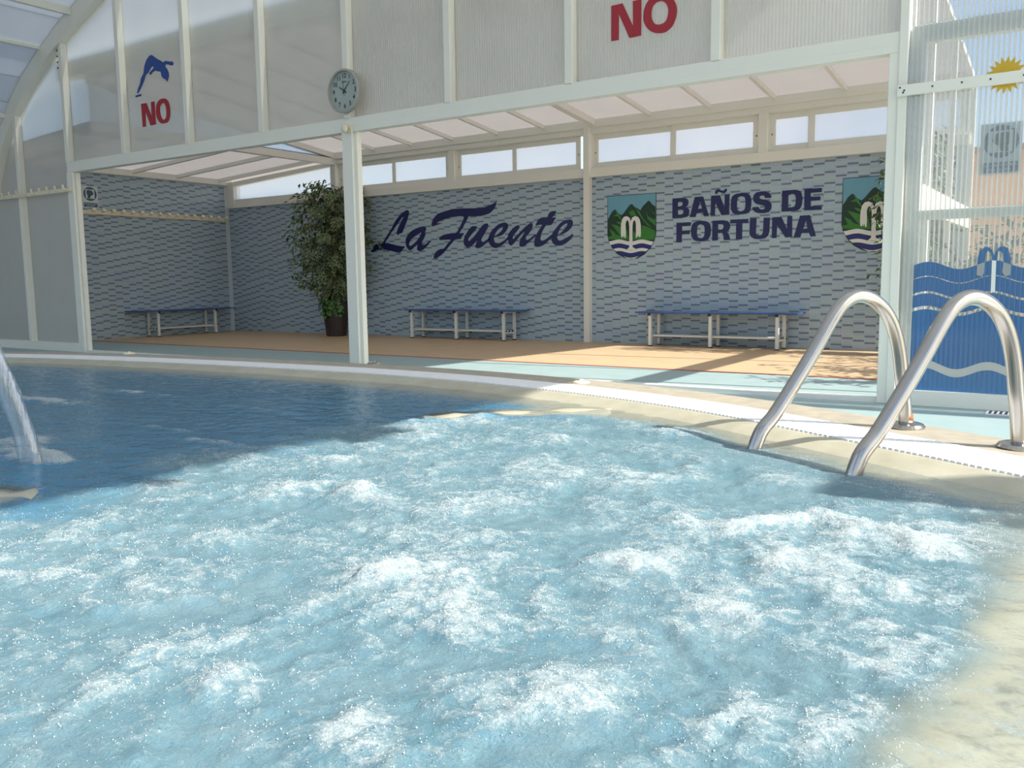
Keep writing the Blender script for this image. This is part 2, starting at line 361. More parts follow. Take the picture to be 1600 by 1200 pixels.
# overflow grate: 300 nearest slats as parts, the rest joined
gr = empty('overflow_grate', (0, 0, 0), 'white slatted overflow grate curving along the pool edge', 'grate')
fine = resample(_e, 0.024)
sl = []
for i in range(2, len(fine) - 2):
    p = fine[i]
    if p.x < -9.6 or p.x > 0.75: continue
    t = (fine[i + 2] - fine[i - 2]).normalized(); n = Vector((t.y, -t.x, 0))
    if n.dot(Vector((-4, -7.5, 0)) - p) < 0: n = -n
    sl.append((p, n))
sl.sort(key=lambda a: (a[0] - Vector((CAM.x, CAM.y, 0))).length)
sm = MB().quad_box(0.0, 0.24, -0.0085, 0.0085, -0.03, 0.0); so = sm.build('slat', SLAT, gr); slat_me = so.data
rest = MB()
for k, (p, n) in enumerate(sl):
    M = Matrix.Translation((p.x, p.y, COPZ + 0.004)) @ Matrix.Rotation(math.atan2(n.y, n.x), 4, 'Z')
    if k < 300:
        o = so if k == 0 else bpy.data.objects.new('slat', slat_me)
        if k: C.objects.link(o); o.parent = gr
        o.matrix_local = M
    else:
        rest.hexa([M @ Vector(v) for v in sm.v])
tag(rest.build('slat_run', SLAT, gr), kind='stuff')
m = MB()
for d in (0.06, 0.18):
    idx = [i for i in range(len(EP)) if -9.6 < EP[i].x < 0.75]
    m.tube([off(i, d, COPZ - 0.034) for i in idx], 0.006, 6)
m.build('link_rod', SLAT, gr)

# ------------------------------------------------------------------ gable wall of the pool hall
ARCH = [(-13.9, 0.0), (-13.75, 0.9), (-13.45, 1.75), (-13.1, 2.45), (-12.87, 2.82), (-12.45, 3.28), (-12.1, 3.56), (-11.6, 3.85), (-11.03, 4.13), (-10.2, 4.46)]
x = -9.4
while x < -4.95: ARCH.append((x, 4.46 + 0.40 * (x + 10.2) - 0.0385 * (x + 10.2) ** 2)); x += 0.9
ARCH = ARCH + [(-10.0 - a, b) for a, b in reversed(ARCH) if a < -5.05]
def arch_z(x):
    for (a, za), (c, zc) in zip(ARCH[:-1], ARCH[1:]):
        if a <= x <= c: return za + (zc - za) * (x - a) / (c - a)
    return 0.0
gab = empty('wall_gable', (0, 0, 0), 'white framed translucent gable wall with open bays below', 'wall', kind='structure')
# arch band
m = MB(); n = len(ARCH); cen = Vector((-5.0, 0.0))
for i, (ax, az) in enumerate(ARCH):
    t = Vector((ARCH[min(i + 1, n - 1)][0] - ARCH[max(i - 1, 0)][0], ARCH[min(i + 1, n - 1)][1] - ARCH[max(i - 1, 0)][1])).normalized(); q = Vector((-t.y, t.x))
    for d in (-0.11, 0.11):
        for y in (-0.03, 0.12): m.v.append((ax + q.x * d, y, az + q.y * d))
for i in range(n - 1):
    a, c = i * 4, (i + 1) * 4
    for u, v in ((0, 1), (1, 3), (3, 2), (2, 0)): m.f.append((a + u, c + u, c + v, a + v)); m.mi.append(0)
m.build('arch_beam', WHITE, gab)
HB, HT = 2.344, 2.478
box('header_beam', -11.18, -1.14, 0.0, 0.10, HB, HT, WHITE, gab)
box('header_lip', -6.10, -1.207, -0.004, 0.03, HB - 0.002, HB + 0.045, WHITE, gab, bevel=0.002)
box('post', -11.20, -11.06, 0.0, 0.095, 0.0, HB, WHITE, gab)
box('post_edge', -11.055, -11.02, 0.03, 0.085, 0.0, HB, WHITE, gab)
box('post', -6.238, -6.099, -0.003, 0.10, 0.0, HB + 0.1, WHITE, gab)
box('post_edge', -6.105, -6.055, 0.02, 0.085, 0.0, HB, WHITE, gab)
box('post', -1.145, -1.088, -0.012, 0.10, 0.0, arch_z(-1.14), WHITE, gab)
box('post_edge', -1.207, -1.14, 0.0, 0.09, 0.0, HB, WHITE, gab)
box('bottom_rail', -13.8, -11.2, 0.0, 0.09, 0.0, 0.12, WHITE, gab)
box('threshold', -11.06, -1.2, 0.02, 0.10, -0.02, 0.035, SILL, gab)
for i in range(-2, 8):
    xx = MX0 + i * MS
    z0 = HT - 0.01 if i >= 0 else 0.11
    if i == 0: z0 = HT - 0.01
    box('mullion', xx - 0.072, xx, 0.0, 0.094, z0, arch_z(xx - 0.04) - 0.05, WHITE, gab, bevel=0.003)
    xa, xb = xx, xx + MS - 0.072
    if i == 7: xb = -1.145
    outl = [(xa, z0 + 0.005), (xb, z0 + 0.005)]
    k = 8
    outl += [(xb - (xb - xa) * j / k, arch_z(xb - (xb - xa) * j / k) - 0.04) for j in range(k + 1)]
    pm = MB().prism(outl, [], lambda a, c, t: (a, t, c), 0.080, 0.092)
    pm.build('glazing_panel', GABLE if i >= 4 else GABLE_L, gab)
for xx in (0.15, 1.4, 2.65): box('mullion', xx - 0.072, xx, 0.0, 0.094, 2.6, arch_z(xx - 0.04) - 0.05, WHITE, gab, bevel=0.003)
m = MB().prism([(-1.085, 0.13), (3.5, 0.13), (3.5, 1.4), (3.0, 2.3), (2.2, 3.4), (0.8, 4.1), (-1.085, 4.75)], [], lambda a, c, t: (a, t, c), -0.004, 0.004)
m.build('glazing_panel', DOORS, gab)

for k in range(4):
    p = on_y(91 + 0.5 * k, 80 + 9 * k, 0.03); MB().prism([(p.x - 0.05, p.z + 0.012), (p.x + 0.03, p.z + 0.02), (p.x + 0.03, p.z - 0.02)], [], lambda a, c, t: (a, t, c), 0.02, 0.04).build('dark_clip', BLACK, gab)

# door behind the fluted sheet at the right
dr = empty('door_1', (-0.3, 0.05, 0), 'white framed door behind the fluted sheet with blue wave film', 'door', kind='structure')
box('jamb', -1.075, -0.985, 0.02, 0.10, 0.0, 2.50, SILL, dr)
box('jamb', 0.45, 0.53, 0.02, 0.10, 0.0, 2.50, SILL, dr)
box('top_rail', -0.985, 0.45, 0.02, 0.10, 2.385, 2.50, SILL, dr)
box('mid_rail', -0.985, 0.45, 0.02, 0.08, 1.245, 1.31, WHITE, dr)
box('bottom_rail', -1.085, 0.53, -0.02, 0.10, 0.0, 0.105, WHITE, dr)
br = empty('crossbar', (-1.14, -0.04, 2.06), 'flat white bar screwed across the fluted door sheet', 'bar')
box('strip', -1.143, 0.9, -0.045, -0.02, 2.052, 2.122, WHITE, br, bevel=0.003)
for sx, sz in ((-1.125, 2.105), (-1.098, 2.085), (-1.104, 2.072), (-0.93, 2.09), (-0.76, 2.092), (-0.6, 2.09), (-0.42, 2.09), (-0.2, 2.09)):
    MB().lathe([(0.006, 0), (0.006, 0.003)], (sx, -0.045, sz), 8, 'Y').build('screw', BLACK, br)

# hall vault: the left haunch of the arched roof over the pool
va = empty('ceiling', (0, 0, 0), 'curved translucent vault over the pool hall', 'roof', kind='structure')
NV = max(i for i, p in enumerate(ARCH) if p[0] < 2.2)      # the lowest part of the right haunch stands open to the sun
for ya, yb in ((-3.30, -0.03), (-4.36, -3.60), (-6.9, -4.46)):
    for (ax, az), (bx, bz) in zip(ARCH[:NV], ARCH[1:NV + 1]):
        MB().hexa([(ax, ya, az + 0.10), (bx, ya, bz + 0.10), (bx, yb, bz + 0.10), (ax, yb, az + 0.10), (ax, ya, az + 0.112), (bx, ya, bz + 0.112), (bx, yb, bz + 0.112), (ax, yb, az + 0.112)]).build('vault_panel', VAULT, va)
for ya, w in ((-3.45, 0.30), (-4.41, 0.10), (-6.95, 0.10)):      # the telescoping modules overlap in a wide double rib
    m = MB(); y0, y1 = ya - w / 2, ya + w / 2
    for (ax, az), (bx, bz) in zip(ARCH[:NV], ARCH[1:NV + 1]):
        m.hexa([(ax, y0, az - 0.03), (bx, y0, bz - 0.03), (bx, y1, bz - 0.03), (ax, y1, az - 0.03), (ax, y0, az + 0.12), (bx, y0, bz + 0.12), (bx, y1, bz + 0.12), (ax, y1, az + 0.12)])
    m.build('arch_rib', WHITE, va)
for sx, sy, w, h in ((2.75, -3.42, 0.34, 2.75), (2.75, -4.36, 0.12, 2.05)): box('shade_post', sx - 0.05, sx + 0.05, sy - w / 2, sy + w / 2, 0, h, WHITE, va)  # unseen posts added to cast shade bands on the ladder water and ledge
for px, pz, h in ((-10.813, 4.24, 0.07), (-11.579, 3.90, 0.03), (-12.6, 3.15, 0.03), (-9.2, 4.8, 0.05)):
    box('purlin', px - 0.03, px + 0.03, -7.1, -0.03, pz + 0.07 - h, pz + 0.10, WHITE, va)

# ------------------------------------------------------------------ tiled annex
TW, TH, GAP = 0.1275, 0.0258, 0.0034
def tile_pick(r): return RNG.choice([0, 0, 1, 2, 2, 4])
tile_meshes = {}
def tiled(parent, ncol, zmax, put, picked):
    """put(col, row) -> corner, along-vector; tiles stand 3 mm proud of the grout"""
    st = MB(); prev = set()
    for c in range(ncol):
        r = int(RNG.integers(0, 5)); dark = set()
        while r < 200:
            if r in prev: r += 1 if r + 1 not in prev else 2
            dark.add(r); r += int(RNG.choice([3, 4, 4, 4, 5]))
        prev = dark
        nr = int(zmax / TH)
        for rr in range(nr):
            mi = 3 if rr in dark else int(tile_pick(rr))
            p, al, nrm = put(c, rr); d = random.uniform(0.0022, 0.0042)
            if picked(c, rr):
                if mi not in tile_meshes:
                    mm = MB().quad_box(0, TW - 0.005, -0.0035, 0.004, 0, TH - GAP); me = bpy.data.meshes.new('tile'); me.from_pydata(mm.v, [], mm.f); me.materials.append(TILE[mi]); tile_meshes[mi] = me
                o = bpy.data.objects.new('tile', tile_meshes[mi]); C.objects.link(o); o.parent = parent; o.location = p
                continue
            st.m = mi
            a = p; bq = p + al * (TW - 0.005); up = Vector((0, 0, TH - GAP)); bk = -nrm * 0.002; fr = nrm * d
            k = len(st.v)
            st.v += [tuple(a + fr), tuple(bq + fr), tuple(bq + up + fr), tuple(a + up + fr), tuple(a + bk), tuple(bq + bk), tuple(bq + up + bk), tuple(a + up + bk)]
            for q in ((0, 1, 2, 3), (4, 5, 1, 0), (5, 6, 2, 1), (6, 7, 3, 2), (7, 4, 0, 3)): st.f.append(tuple(k + i for i in q)); st.mi.append(mi)
    return tag(st.build('tile_field', TILE, parent, fix=False), kind='stuff')
wb = empty('wall_back', (0, 0, 0), 'long back wall of grey and slate blue mosaic strip tiles', 'wall', kind='structure')
box('wall_body', XL - 0.15, XR, YB, YB + 0.15, 0, 2.285, GROUT, wb, bevel=0)
NC = int((XR - XL) / TW)
zr0 = int(0.55 / TH)
def pk(c, r):
    x = XL + c * TW
    return -3.1 <= x <= -1.95 and zr0 <= r < zr0 + 32
tiled(wb, NC, 2.283, lambda c, r: (Vector((XL + c * TW, YB, r * TH + 0.002)), Vector((1, 0, 0)), Vector((0, -1, 0))), pk)
wl = empty('wall_left', (0, 0, 0), 'left end wall of grey and slate blue mosaic strip tiles', 'wall', kind='structure')
box('wall_body', XL - 0.15, XL, 0.1, YB, 0, 2.70, GROUT, wl, bevel=0)
tiled(wl, int((YB - 0.12) / TW), 2.69, lambda c, r: (Vector((XL, 0.12 + c * TW, r * TH + 0.002)), Vector((0, 1, 0)), Vector((1, 0, 0))), lambda c, r: False)

# window band on the back wall
K = (YB - CAM.y) / (4.15 - CAM.y)
def wx(v): return v * K
band = empty('trim_2', (0, 0, 0), 'cream sill and wall plate framing the strip of high windows', 'frame', kind='structure')
box('sill_beam', X1, XR, YB - 0.05, YB + 0.10, 2.275, 2.395, SILL, band)
box('wall_plate', X1, XR, YB - 0.06, YB + 0.10, 2.86, 3.04, SILL, band)
box('plate_step', X1, XR, YB - 0.085, YB - 0.055, 2.93, 3.04, SILL, band)
box('post', wx(-5.775), wx(-5.69), YB - 0.10, YB + 0.05, 0, 2.98, SILL, band)
box('post', wx(-8.105), wx(-7.99), YB - 0.045, YB + 0.08, 2.39, 2.87, SILL, band)
box('post', wx(-3.42), wx(-3.312), YB - 0.045, YB + 0.08, 2.39, 2.87, SILL, band)
box('post', X1 - 0.05, X1 + 0.07, YB - 0.07, YB + 0.08, 0.0 + 2.27, 3.05, SILL, band)
WZ0, WZ1 = 2.395, 2.862
def window(nm, x0, x1, split, label, open_right=0.0):
    w = empty(nm, ((x0 + x1) / 2, YB, WZ0), label, 'window', kind='structure')
    m = MB(); m.quad_box(x0, x1, YB + 0.0, YB + 0.06, WZ0, WZ0 + 0.012).quad_box(x0, x1, YB, YB + 0.06, WZ1 - 0.012, WZ1).quad_box(x0, x0 + 0.012, YB, YB + 0.06, WZ0 + 0.012, WZ1 - 0.012).quad_box(x1 - 0.012, x1, YB, YB + 0.06, WZ0 + 0.012, WZ1 - 0.012)
    m.build('window_frame', SILL, w)
    spans = [(x0 + 0.012, split + 0.02, YB + 0.032), (split - 0.03, x1 - 0.012 - open_right, YB + 0.006)]
    for a, c, y in spans:
        s = empty('sash', (0, 0, 0)); s.parent = w
        s.location = Vector(((a + c) / 2, y, WZ0)) - w.location
        f = MB(); d = 0.022; t = 0.068
        f.quad_box(a, c, y, y + d, WZ0 + 0.0125, WZ0 + 0.012 + t).quad_box(a, c, y, y + d, WZ1 - 0.012 - t, WZ1 - 0.0125).quad_box(a, a + t, y, y + d, WZ0 + 0.012 + t, WZ1 - 0.012 - t).quad_box(c - t, c, y, y + d, WZ0 + 0.012 + t, WZ1 - 0.012 - t)
        f.build('sash_frame', SILL, s)
        MB().quad_box(a + t - 0.004, c - t + 0.004, y + 0.008, y + 0.014, WZ0 + 0.06, WZ1 - 0.06).build('pane', PANE, s)
        e = a + 0.02 if y > YB + 0.02 else c - 0.03
        MB().quad_box(e, e + 0.012, y - 0.004, y + 0.002, (WZ0 + WZ1) / 2 - 0.03, (WZ0 + WZ1) / 2 - 0.012).build('latch', BLACK, s)
    return w
window('window_1', X1 + 0.07, wx(-8.105), wx(-9.22), 'leftmost two-pane sliding window above the tiles')
window('window_2', wx(-7.99), wx(-5.775), wx(-6.95), 'sliding window left of the slim column, slid slightly open', 0.09)
window('window_3', wx(-5.69), wx(-3.42), wx(-4.53), 'sliding window right of the slim column above the crest')
window('window_4', wx(-3.312), XR - 0.02, wx(-2.81), 'rightmost sliding window above the second crest')

# left bay of the annex: lower roof falling to the left wall
bay = empty('trim_3', (0, 0, 0), 'white beams and glazing of the lower left annex bay', 'frame', kind='structure')
box('wall_plate', XL - 0.10, XL + 0.05, 0.1, YB + 0.05, 2.695, 2.80, SILL, bay)
box('corner_post', XL - 0.02, XL + 0.22, YB - 0.06, YB + 0.1, 2.28, 2.75, SILL, bay)
box('sill_beam', XL, X1, YB - 0.05, YB + 0.1, 2.275, 2.43, SILL, bay)
box('tie_beam', X1 - 0.04, X1 + 0.05, 0.1, YB - 0.02, 2.845, 2.955, RAFT, bay)
box('king_strut', X1 - 0.03, X1 + 0.03, 2.72, 2.80, 2.95, zroof(2.76), RAFT, bay)
MB().prism([(XL + 0.22, 2.43), (X1 - 0.06, 2.43), (X1 - 0.06, 2.86), (XL + 0.22, 2.68)], [], lambda a, c, t: (a, t, c), YB, YB + 0.012).build('glazing_panel', PANE, bay)
MB().hexa([(XL + 0.2, YB - 0.05, 2.67), (X1 - 0.05, YB - 0.05, 2.83), (X1 - 0.05, YB + 0.05, 2.83), (XL + 0.2, YB + 0.05, 2.67), (XL + 0.2, YB - 0.05, 2.75), (X1 - 0.05, YB - 0.05, 2.90), (X1 - 0.05, YB + 0.05, 2.90), (XL + 0.2, YB + 0.05, 2.75)]).build('eaves_beam', SILL, bay)
MB().prism([(0.12, 2.955), (YB - 0.1, 2.955), (YB - 0.1, zroof(YB - 0.1) - 0.02), (0.12, zroof(0.12) - 0.02)], [], lambda a, c, t: (t, a, c), X1 + 0.0, X1 + 0.01).build('glazing_panel', PANE, bay)
def zbay(x): return 2.80 + (2.965 - 2.80) * (x - XL) / (X1 - XL)
rb = empty('ceiling_bay', (0, 0, 0), 'low translucent lean-to roof over the left bay', 'roof', kind='structure')
ys = [0.12, 0.75, 1.6, 2.47, 3.33, 4.2, YB + 0.25]
for a, c in zip(ys[:-1], ys[1:]):
    MB().hexa([(XL - 0.2, a, zbay(XL - 0.2)), (X1, a, zbay(X1)), (X1, c, zbay(X1)), (XL - 0.2, c, zbay(XL - 0.2)), (XL - 0.2, a, zbay(XL - 0.2) + 0.012), (X1, a, zbay(X1) + 0.012), (X1, c, zbay(X1) + 0.012), (XL - 0.2, c, zbay(XL - 0.2) + 0.012)]).build('roof_panel', ROOFS, rb)
for y in ys[1:-1]:
    MB().hexa([(XL, y - 0.025, zbay(XL) - 0.06), (X1, y - 0.025, zbay(X1) - 0.06), (X1, y + 0.025, zbay(X1) - 0.06), (XL, y + 0.025, zbay(XL) - 0.06), (XL, y - 0.025, zbay(XL)), (X1, y - 0.025, zbay(X1)), (X1, y + 0.025, zbay(X1)), (XL, y + 0.025, zbay(XL))]).build('rafter', RAFT, rb)
# main lean-to roof
ra = empty('ceiling_annex', (0, 0, 0), 'translucent lean-to roof with white rafters above the tiled wall', 'roof', kind='structure')
rx = [X1 + 0.02, -9.80, -9.0, -8.185, -7.37, -6.57, -5.79, -4.945, -4.12, -3.305, -2.49, -1.75, XR]
Y0 = 0.11
def slab(m, x0, x1, dz0, dz1):
    m.hexa([(x0, Y0, zroof(Y0) + dz0), (x1, Y0, zroof(Y0) + dz0), (x1, YB, zroof(YB) + dz0), (x0, YB, zroof(YB) + dz0), (x0, Y0, zroof(Y0) + dz1), (x1, Y0, zroof(Y0) + dz1), (x1, YB, zroof(YB) + dz1), (x0, YB, zroof(YB) + dz1)]); return m
for a, c in zip(rx[:-1], rx[1:]): slab(MB(), a, c, 0.0, 0.014).build('roof_panel', ROOFS, ra)
for i, a in enumerate(rx):
    w = 0.10 if i in (0, 6) else 0.042
    slab(MB(), a - w / 2, a + w / 2, -0.085 if i in (0, 6) else -0.05, 0.0).build('rafter', RAFT, ra)
box('ridge_beam', -11.45, XR, 0.13, 0.24, 3.55, 3.77, WHITE, ra)

# right end of the annex: an open screen of posts and a rail, in line with the right post (the sun comes in through it)
en = empty('wall_right', (XR, 2.2, 0), 'slender white screen closing the right end of the annex', 'wall', kind='structure')
for y in (0.62, 1.55, 2.85, YB + 0.02): box('screen_post', XR, XR + 0.05, y - 0.02, y + 0.02, 0, zroof(y) - 0.07, WHITE, en)
box('screen_rail', XR, XR + 0.04, 0.16, YB, 1.38, 1.60, WHITE, en)

# ------------------------------------------------------------------ lettering and crests on the back wall
TFY = YB - 0.005
def wall_fn(zx, zy, k):
    def fn(u, v, t):
        p = on_y(zx + u / k, zy + v / k, TFY); return (p.x, TFY - t, p.z)
    return fn
WL = wall_fn(570, 300, 9.412); WF = wall_fn(730, 300, 9.412); WB4 = wall_fn(1040, 280, 10.908); WB5 = wall_fn(1160, 280, 10.907)
def letters(name, loc, label, items, mat, cat='lettering'):
    e = empty(name, loc, label, cat)
    for fn, outer, holes, sm in items:
        o2 = catmull(outer, 4) if sm else outer; h2 = [catmull(h, 4) if sm else h for h in holes]
        MB().prism(o2, h2, fn, 0.0, 0.006).build('letter', mat, e)
    return e
script = [
 (WL, [(600,275),(630,268),(650,290),(645,340),(615,440),(572,545),(550,600),(515,610),(490,632),(473,610),(480,570),(510,490),(545,420),(570,372),(550,375),(510,430),(430,540),(350,660),(300,752),(360,757),(450,780),(540,797),(588,803),(555,850),(520,892),(480,888),(400,868),(300,850),(210,848),(150,870),(112,885),(97,875),(110,835),(150,785),(200,757),(262,750),(330,640),(400,530),(450,430),(520,340)], [], True),
 (WL, [(880,508),(903,540),(885,590),(893,620),(870,680),(840,740),(850,770),(880,775),(920,750),(963,712),(955,745),(920,790),(860,845),(820,863),(780,860),(772,820),(785,765),(740,800),(680,855),(650,850),(615,800),(603,740),(610,680),(650,610),(720,555),(800,520),(850,507)], [[(832,592),(800,612),(740,650),(680,700),(652,760),(658,788),(680,790),(730,755),(780,700),(820,640)]], True),
 (WL, [(985,490),(990,450),(1010,400),(1050,345),(1100,312),(1180,285),(1280,258),(1400,243),(1520,240),(1600,240),(1666,235),(1746,228),(1826,200),(1886,172),(1936,148),(1916,220),(1876,275),(1836,310),(1776,335),(1706,352),(1626,355),(1530,357),(1520,375),(1480,450),(1430,540),(1393,605),(1455,605),(1430,650),(1408,690),(1330,695),(1290,740),(1230,810),(1180,870),(1120,930),(1050,975),(1018,970),(1020,940),(1050,880),(1110,840),(1165,830),(1220,760),(1265,705),(1190,702),(1105,705),(1098,685),(1125,650),(1180,625),(1260,610),(1340,605),(1390,530),(1430,450),(1458,385),(1450,362),(1400,355),(1300,365),(1200,390),(1110,425),(1056,460),(1138,456),(1080,476),(1040,490),(1003,505)], [], True),
 (WF, [(75,505),(140,505),(145,520),(110,570),(50,640),(15,690),(25,720),(60,700),(130,620),(190,540),(240,480),(290,462),(310,480),(300,530),(260,600),(215,680),(210,720),(240,735),(280,710),(330,675),(330,700),(270,760),(210,810),(165,825),(125,815),(130,770),(150,710),(100,760),(40,805),(0,812),(-30,790),(-48,750),(-45,690),(-15,620),(30,550)], [], True),
 (WF, [(600,480),(595,530),(560,590),(500,640),(400,668),(395,710),(420,750),(470,752),(540,715),(606,660),(606,690),(560,740),(500,790),(430,823),(380,815),(340,780),(318,720),(320,660),(350,590),(400,530),(460,480),(520,455),(570,452)], [[(528,510),(530,530),(500,580),(450,620),(405,655),(410,620),(440,570),(490,520)]], True),
 (WF, [(600,650),(620,600),(660,550),(710,505),(750,490),(772,505),(765,530),(720,590),(680,640),(668,680),(685,688),(720,650),(790,580),(860,510),(940,453),(962,480),(955,530),(920,590),(870,650),(855,690),(880,705),(930,680),(1004,618),(1004,648),(940,710),(870,770),(820,803),(780,795),(770,760),(780,710),(830,620),(850,580),(800,620),(740,690),(690,750),(650,785),(620,770),(605,720)], [], True),
 (WF, [(1010,495),(1035,430),(1070,390),(1120,378),(1180,375),(1195,330),(1230,290),(1280,278),(1308,285),(1300,315),(1270,350),(1250,375),(1303,378),(1275,420),(1240,480),(1200,487),(1165,482),(1120,550),(1085,630),(1075,690),(1095,715),(1140,705),(1190,670),(1246,626),(1246,660),(1190,720),(1130,775),(1060,803),(1010,803),(990,770),(990,720),(1010,650),(1050,570),(1105,485),(1060,482)], [], True),
 (WF, [(1550,430),(1553,470),(1530,520),(1480,575),(1420,610),(1330,640),(1325,680),(1345,710),(1390,710),(1450,680),(1510,645),(1550,618),(1557,635),(1530,680),(1470,740),(1400,780),(1330,790),(1280,770),(1250,730),(1240,670),(1260,600),(1310,530),(1370,460),(1430,420),(1500,405),(1535,410)], [[(1475,462),(1470,490),(1440,540),(1390,590),(1337,630),(1342,590),(1370,530),(1410,490),(1450,465)]], True)]
letters('script_lettering', (-8.0, YB, 1.3), 'navy script lettering reading La Fuente on the tiled wall', script, NAVY)
block = [
 (WB4, [(120,330),(310,318),(360,330),(388,365),(390,410),(370,455),(340,472),(385,495),(405,530),(400,590),(370,640),(310,655),(118,665)], [[(210,382),(270,380),(295,400),(290,440),(265,460),(210,468)],[(210,515),(275,512),(308,540),(300,585),(275,602),(210,606)]], False),
 (WB4, [(500,303),(640,295),(737,628),(660,632),(632,570),(532,578),(510,642),(413,648)], [[(592,375),(622,500),(552,507)]], False),
 (WB4, [(778,285),(925,275),(1008,490),(1008,268),(1090,262),(1083,605),(955,612),(848,400),(840,618),(768,622)], [], False),
 (WB4, [(845,250),(845,210),(870,180),(910,172),(960,195),(1000,195),(1015,165),(1048,163),(1040,205),(1010,238),(970,238),(920,215),(890,220),(880,250)], [], False),
 (WB4, [(1115,400),(1130,310),(1180,262),(1260,242),(1350,238),(1400,245),(1440,280),(1459,350),(1460,430),(1440,530),(1395,580),(1320,597),(1230,600),(1160,585),(1122,530),(1112,470)], [[(1220,360),(1240,310),(1290,292),(1340,300),(1360,340),(1362,430),(1350,510),(1310,542),(1255,545),(1222,510),(1217,430)]], True),
 (WB5, [(492,318),(385,320),(378,290),(350,275),(310,280),(288,305),(300,335),(360,345),(430,360),(480,395),(500,440),(490,510),(450,560),(370,578),(280,578),(215,560),(180,520),(172,480),(275,472),(285,500),(320,518),(370,512),(390,480),(380,455),(320,440),(240,420),(195,385),(183,330),(195,270),(240,225),(320,210),(400,212),(460,235),(490,275)], [], False),
 (WB5, [(680,200),(900,180),(970,195),(1010,240),(1025,320),(1015,430),(985,500),(930,535),(860,543),(668,555)], [[(783,258),(850,250),(895,265),(912,310),(910,400),(895,455),(860,478),(780,484)]], False),
 (WB5, [(1060,170),(1355,150),(1352,218),(1165,232),(1165,305),(1330,295),(1327,358),(1165,368),(1165,462),(1352,450),(1350,520),(1053,532)], [], False),
 (WB4, [(188,745),(430,733),(427,793),(280,800),(280,880),(412,872),(410,933),(278,938),(278,1072),(185,1078)], [], False),
 (WB4, [(435,900),(440,820),(470,755),(530,722),(600,710),(680,715),(740,745),(768,810),(770,900),(755,980),(710,1035),(640,1055),(560,1058),(490,1040),(450,990)], [[(535,870),(545,800),(580,772),(630,770),(660,800),(668,880),(660,960),(635,998),(590,1005),(550,985),(535,930)]], True),
 (WB4, [(800,710),(980,700),(1060,715),(1098,760),(1098,830),(1070,880),(1040,895),(1075,930),(1090,980),(1100,1033),(995,1040),(985,960),(965,915),(890,918),(890,1042),(795,1048)], [[(895,770),(965,762),(992,790),(985,840),(955,860),(892,862)]], False),
 (WB4, [(1105,692),(1410,677),(1408,740),(1308,745),(1303,1025),(1200,1028),(1205,750),(1103,755)], [], False),
 (WB5, [(132,668),(240,660),(230,920),(250,955),(295,960),(335,945),(352,900),(365,657),(470,655),(460,890),(440,960),(390,1005),(300,1022),(210,1018),(150,985),(122,920)], [], False),
 (WB5, [(510,652),(665,642),(762,850),(768,635),(850,625),(845,985),(735,993),(590,780),(582,1000),(503,1003)], [], False),
 (WB5, [(985,622),(1150,612),(1253,970),(1162,978),(1138,915),(1008,918),(985,985),(875,993)], [[(1083,700),(1110,840),(1035,848)]], False)]
letters('block_lettering', (-4.0, YB, 1.4), 'navy block capitals reading BAÑOS DE FORTUNA on the tiled wall', block, NAVY)

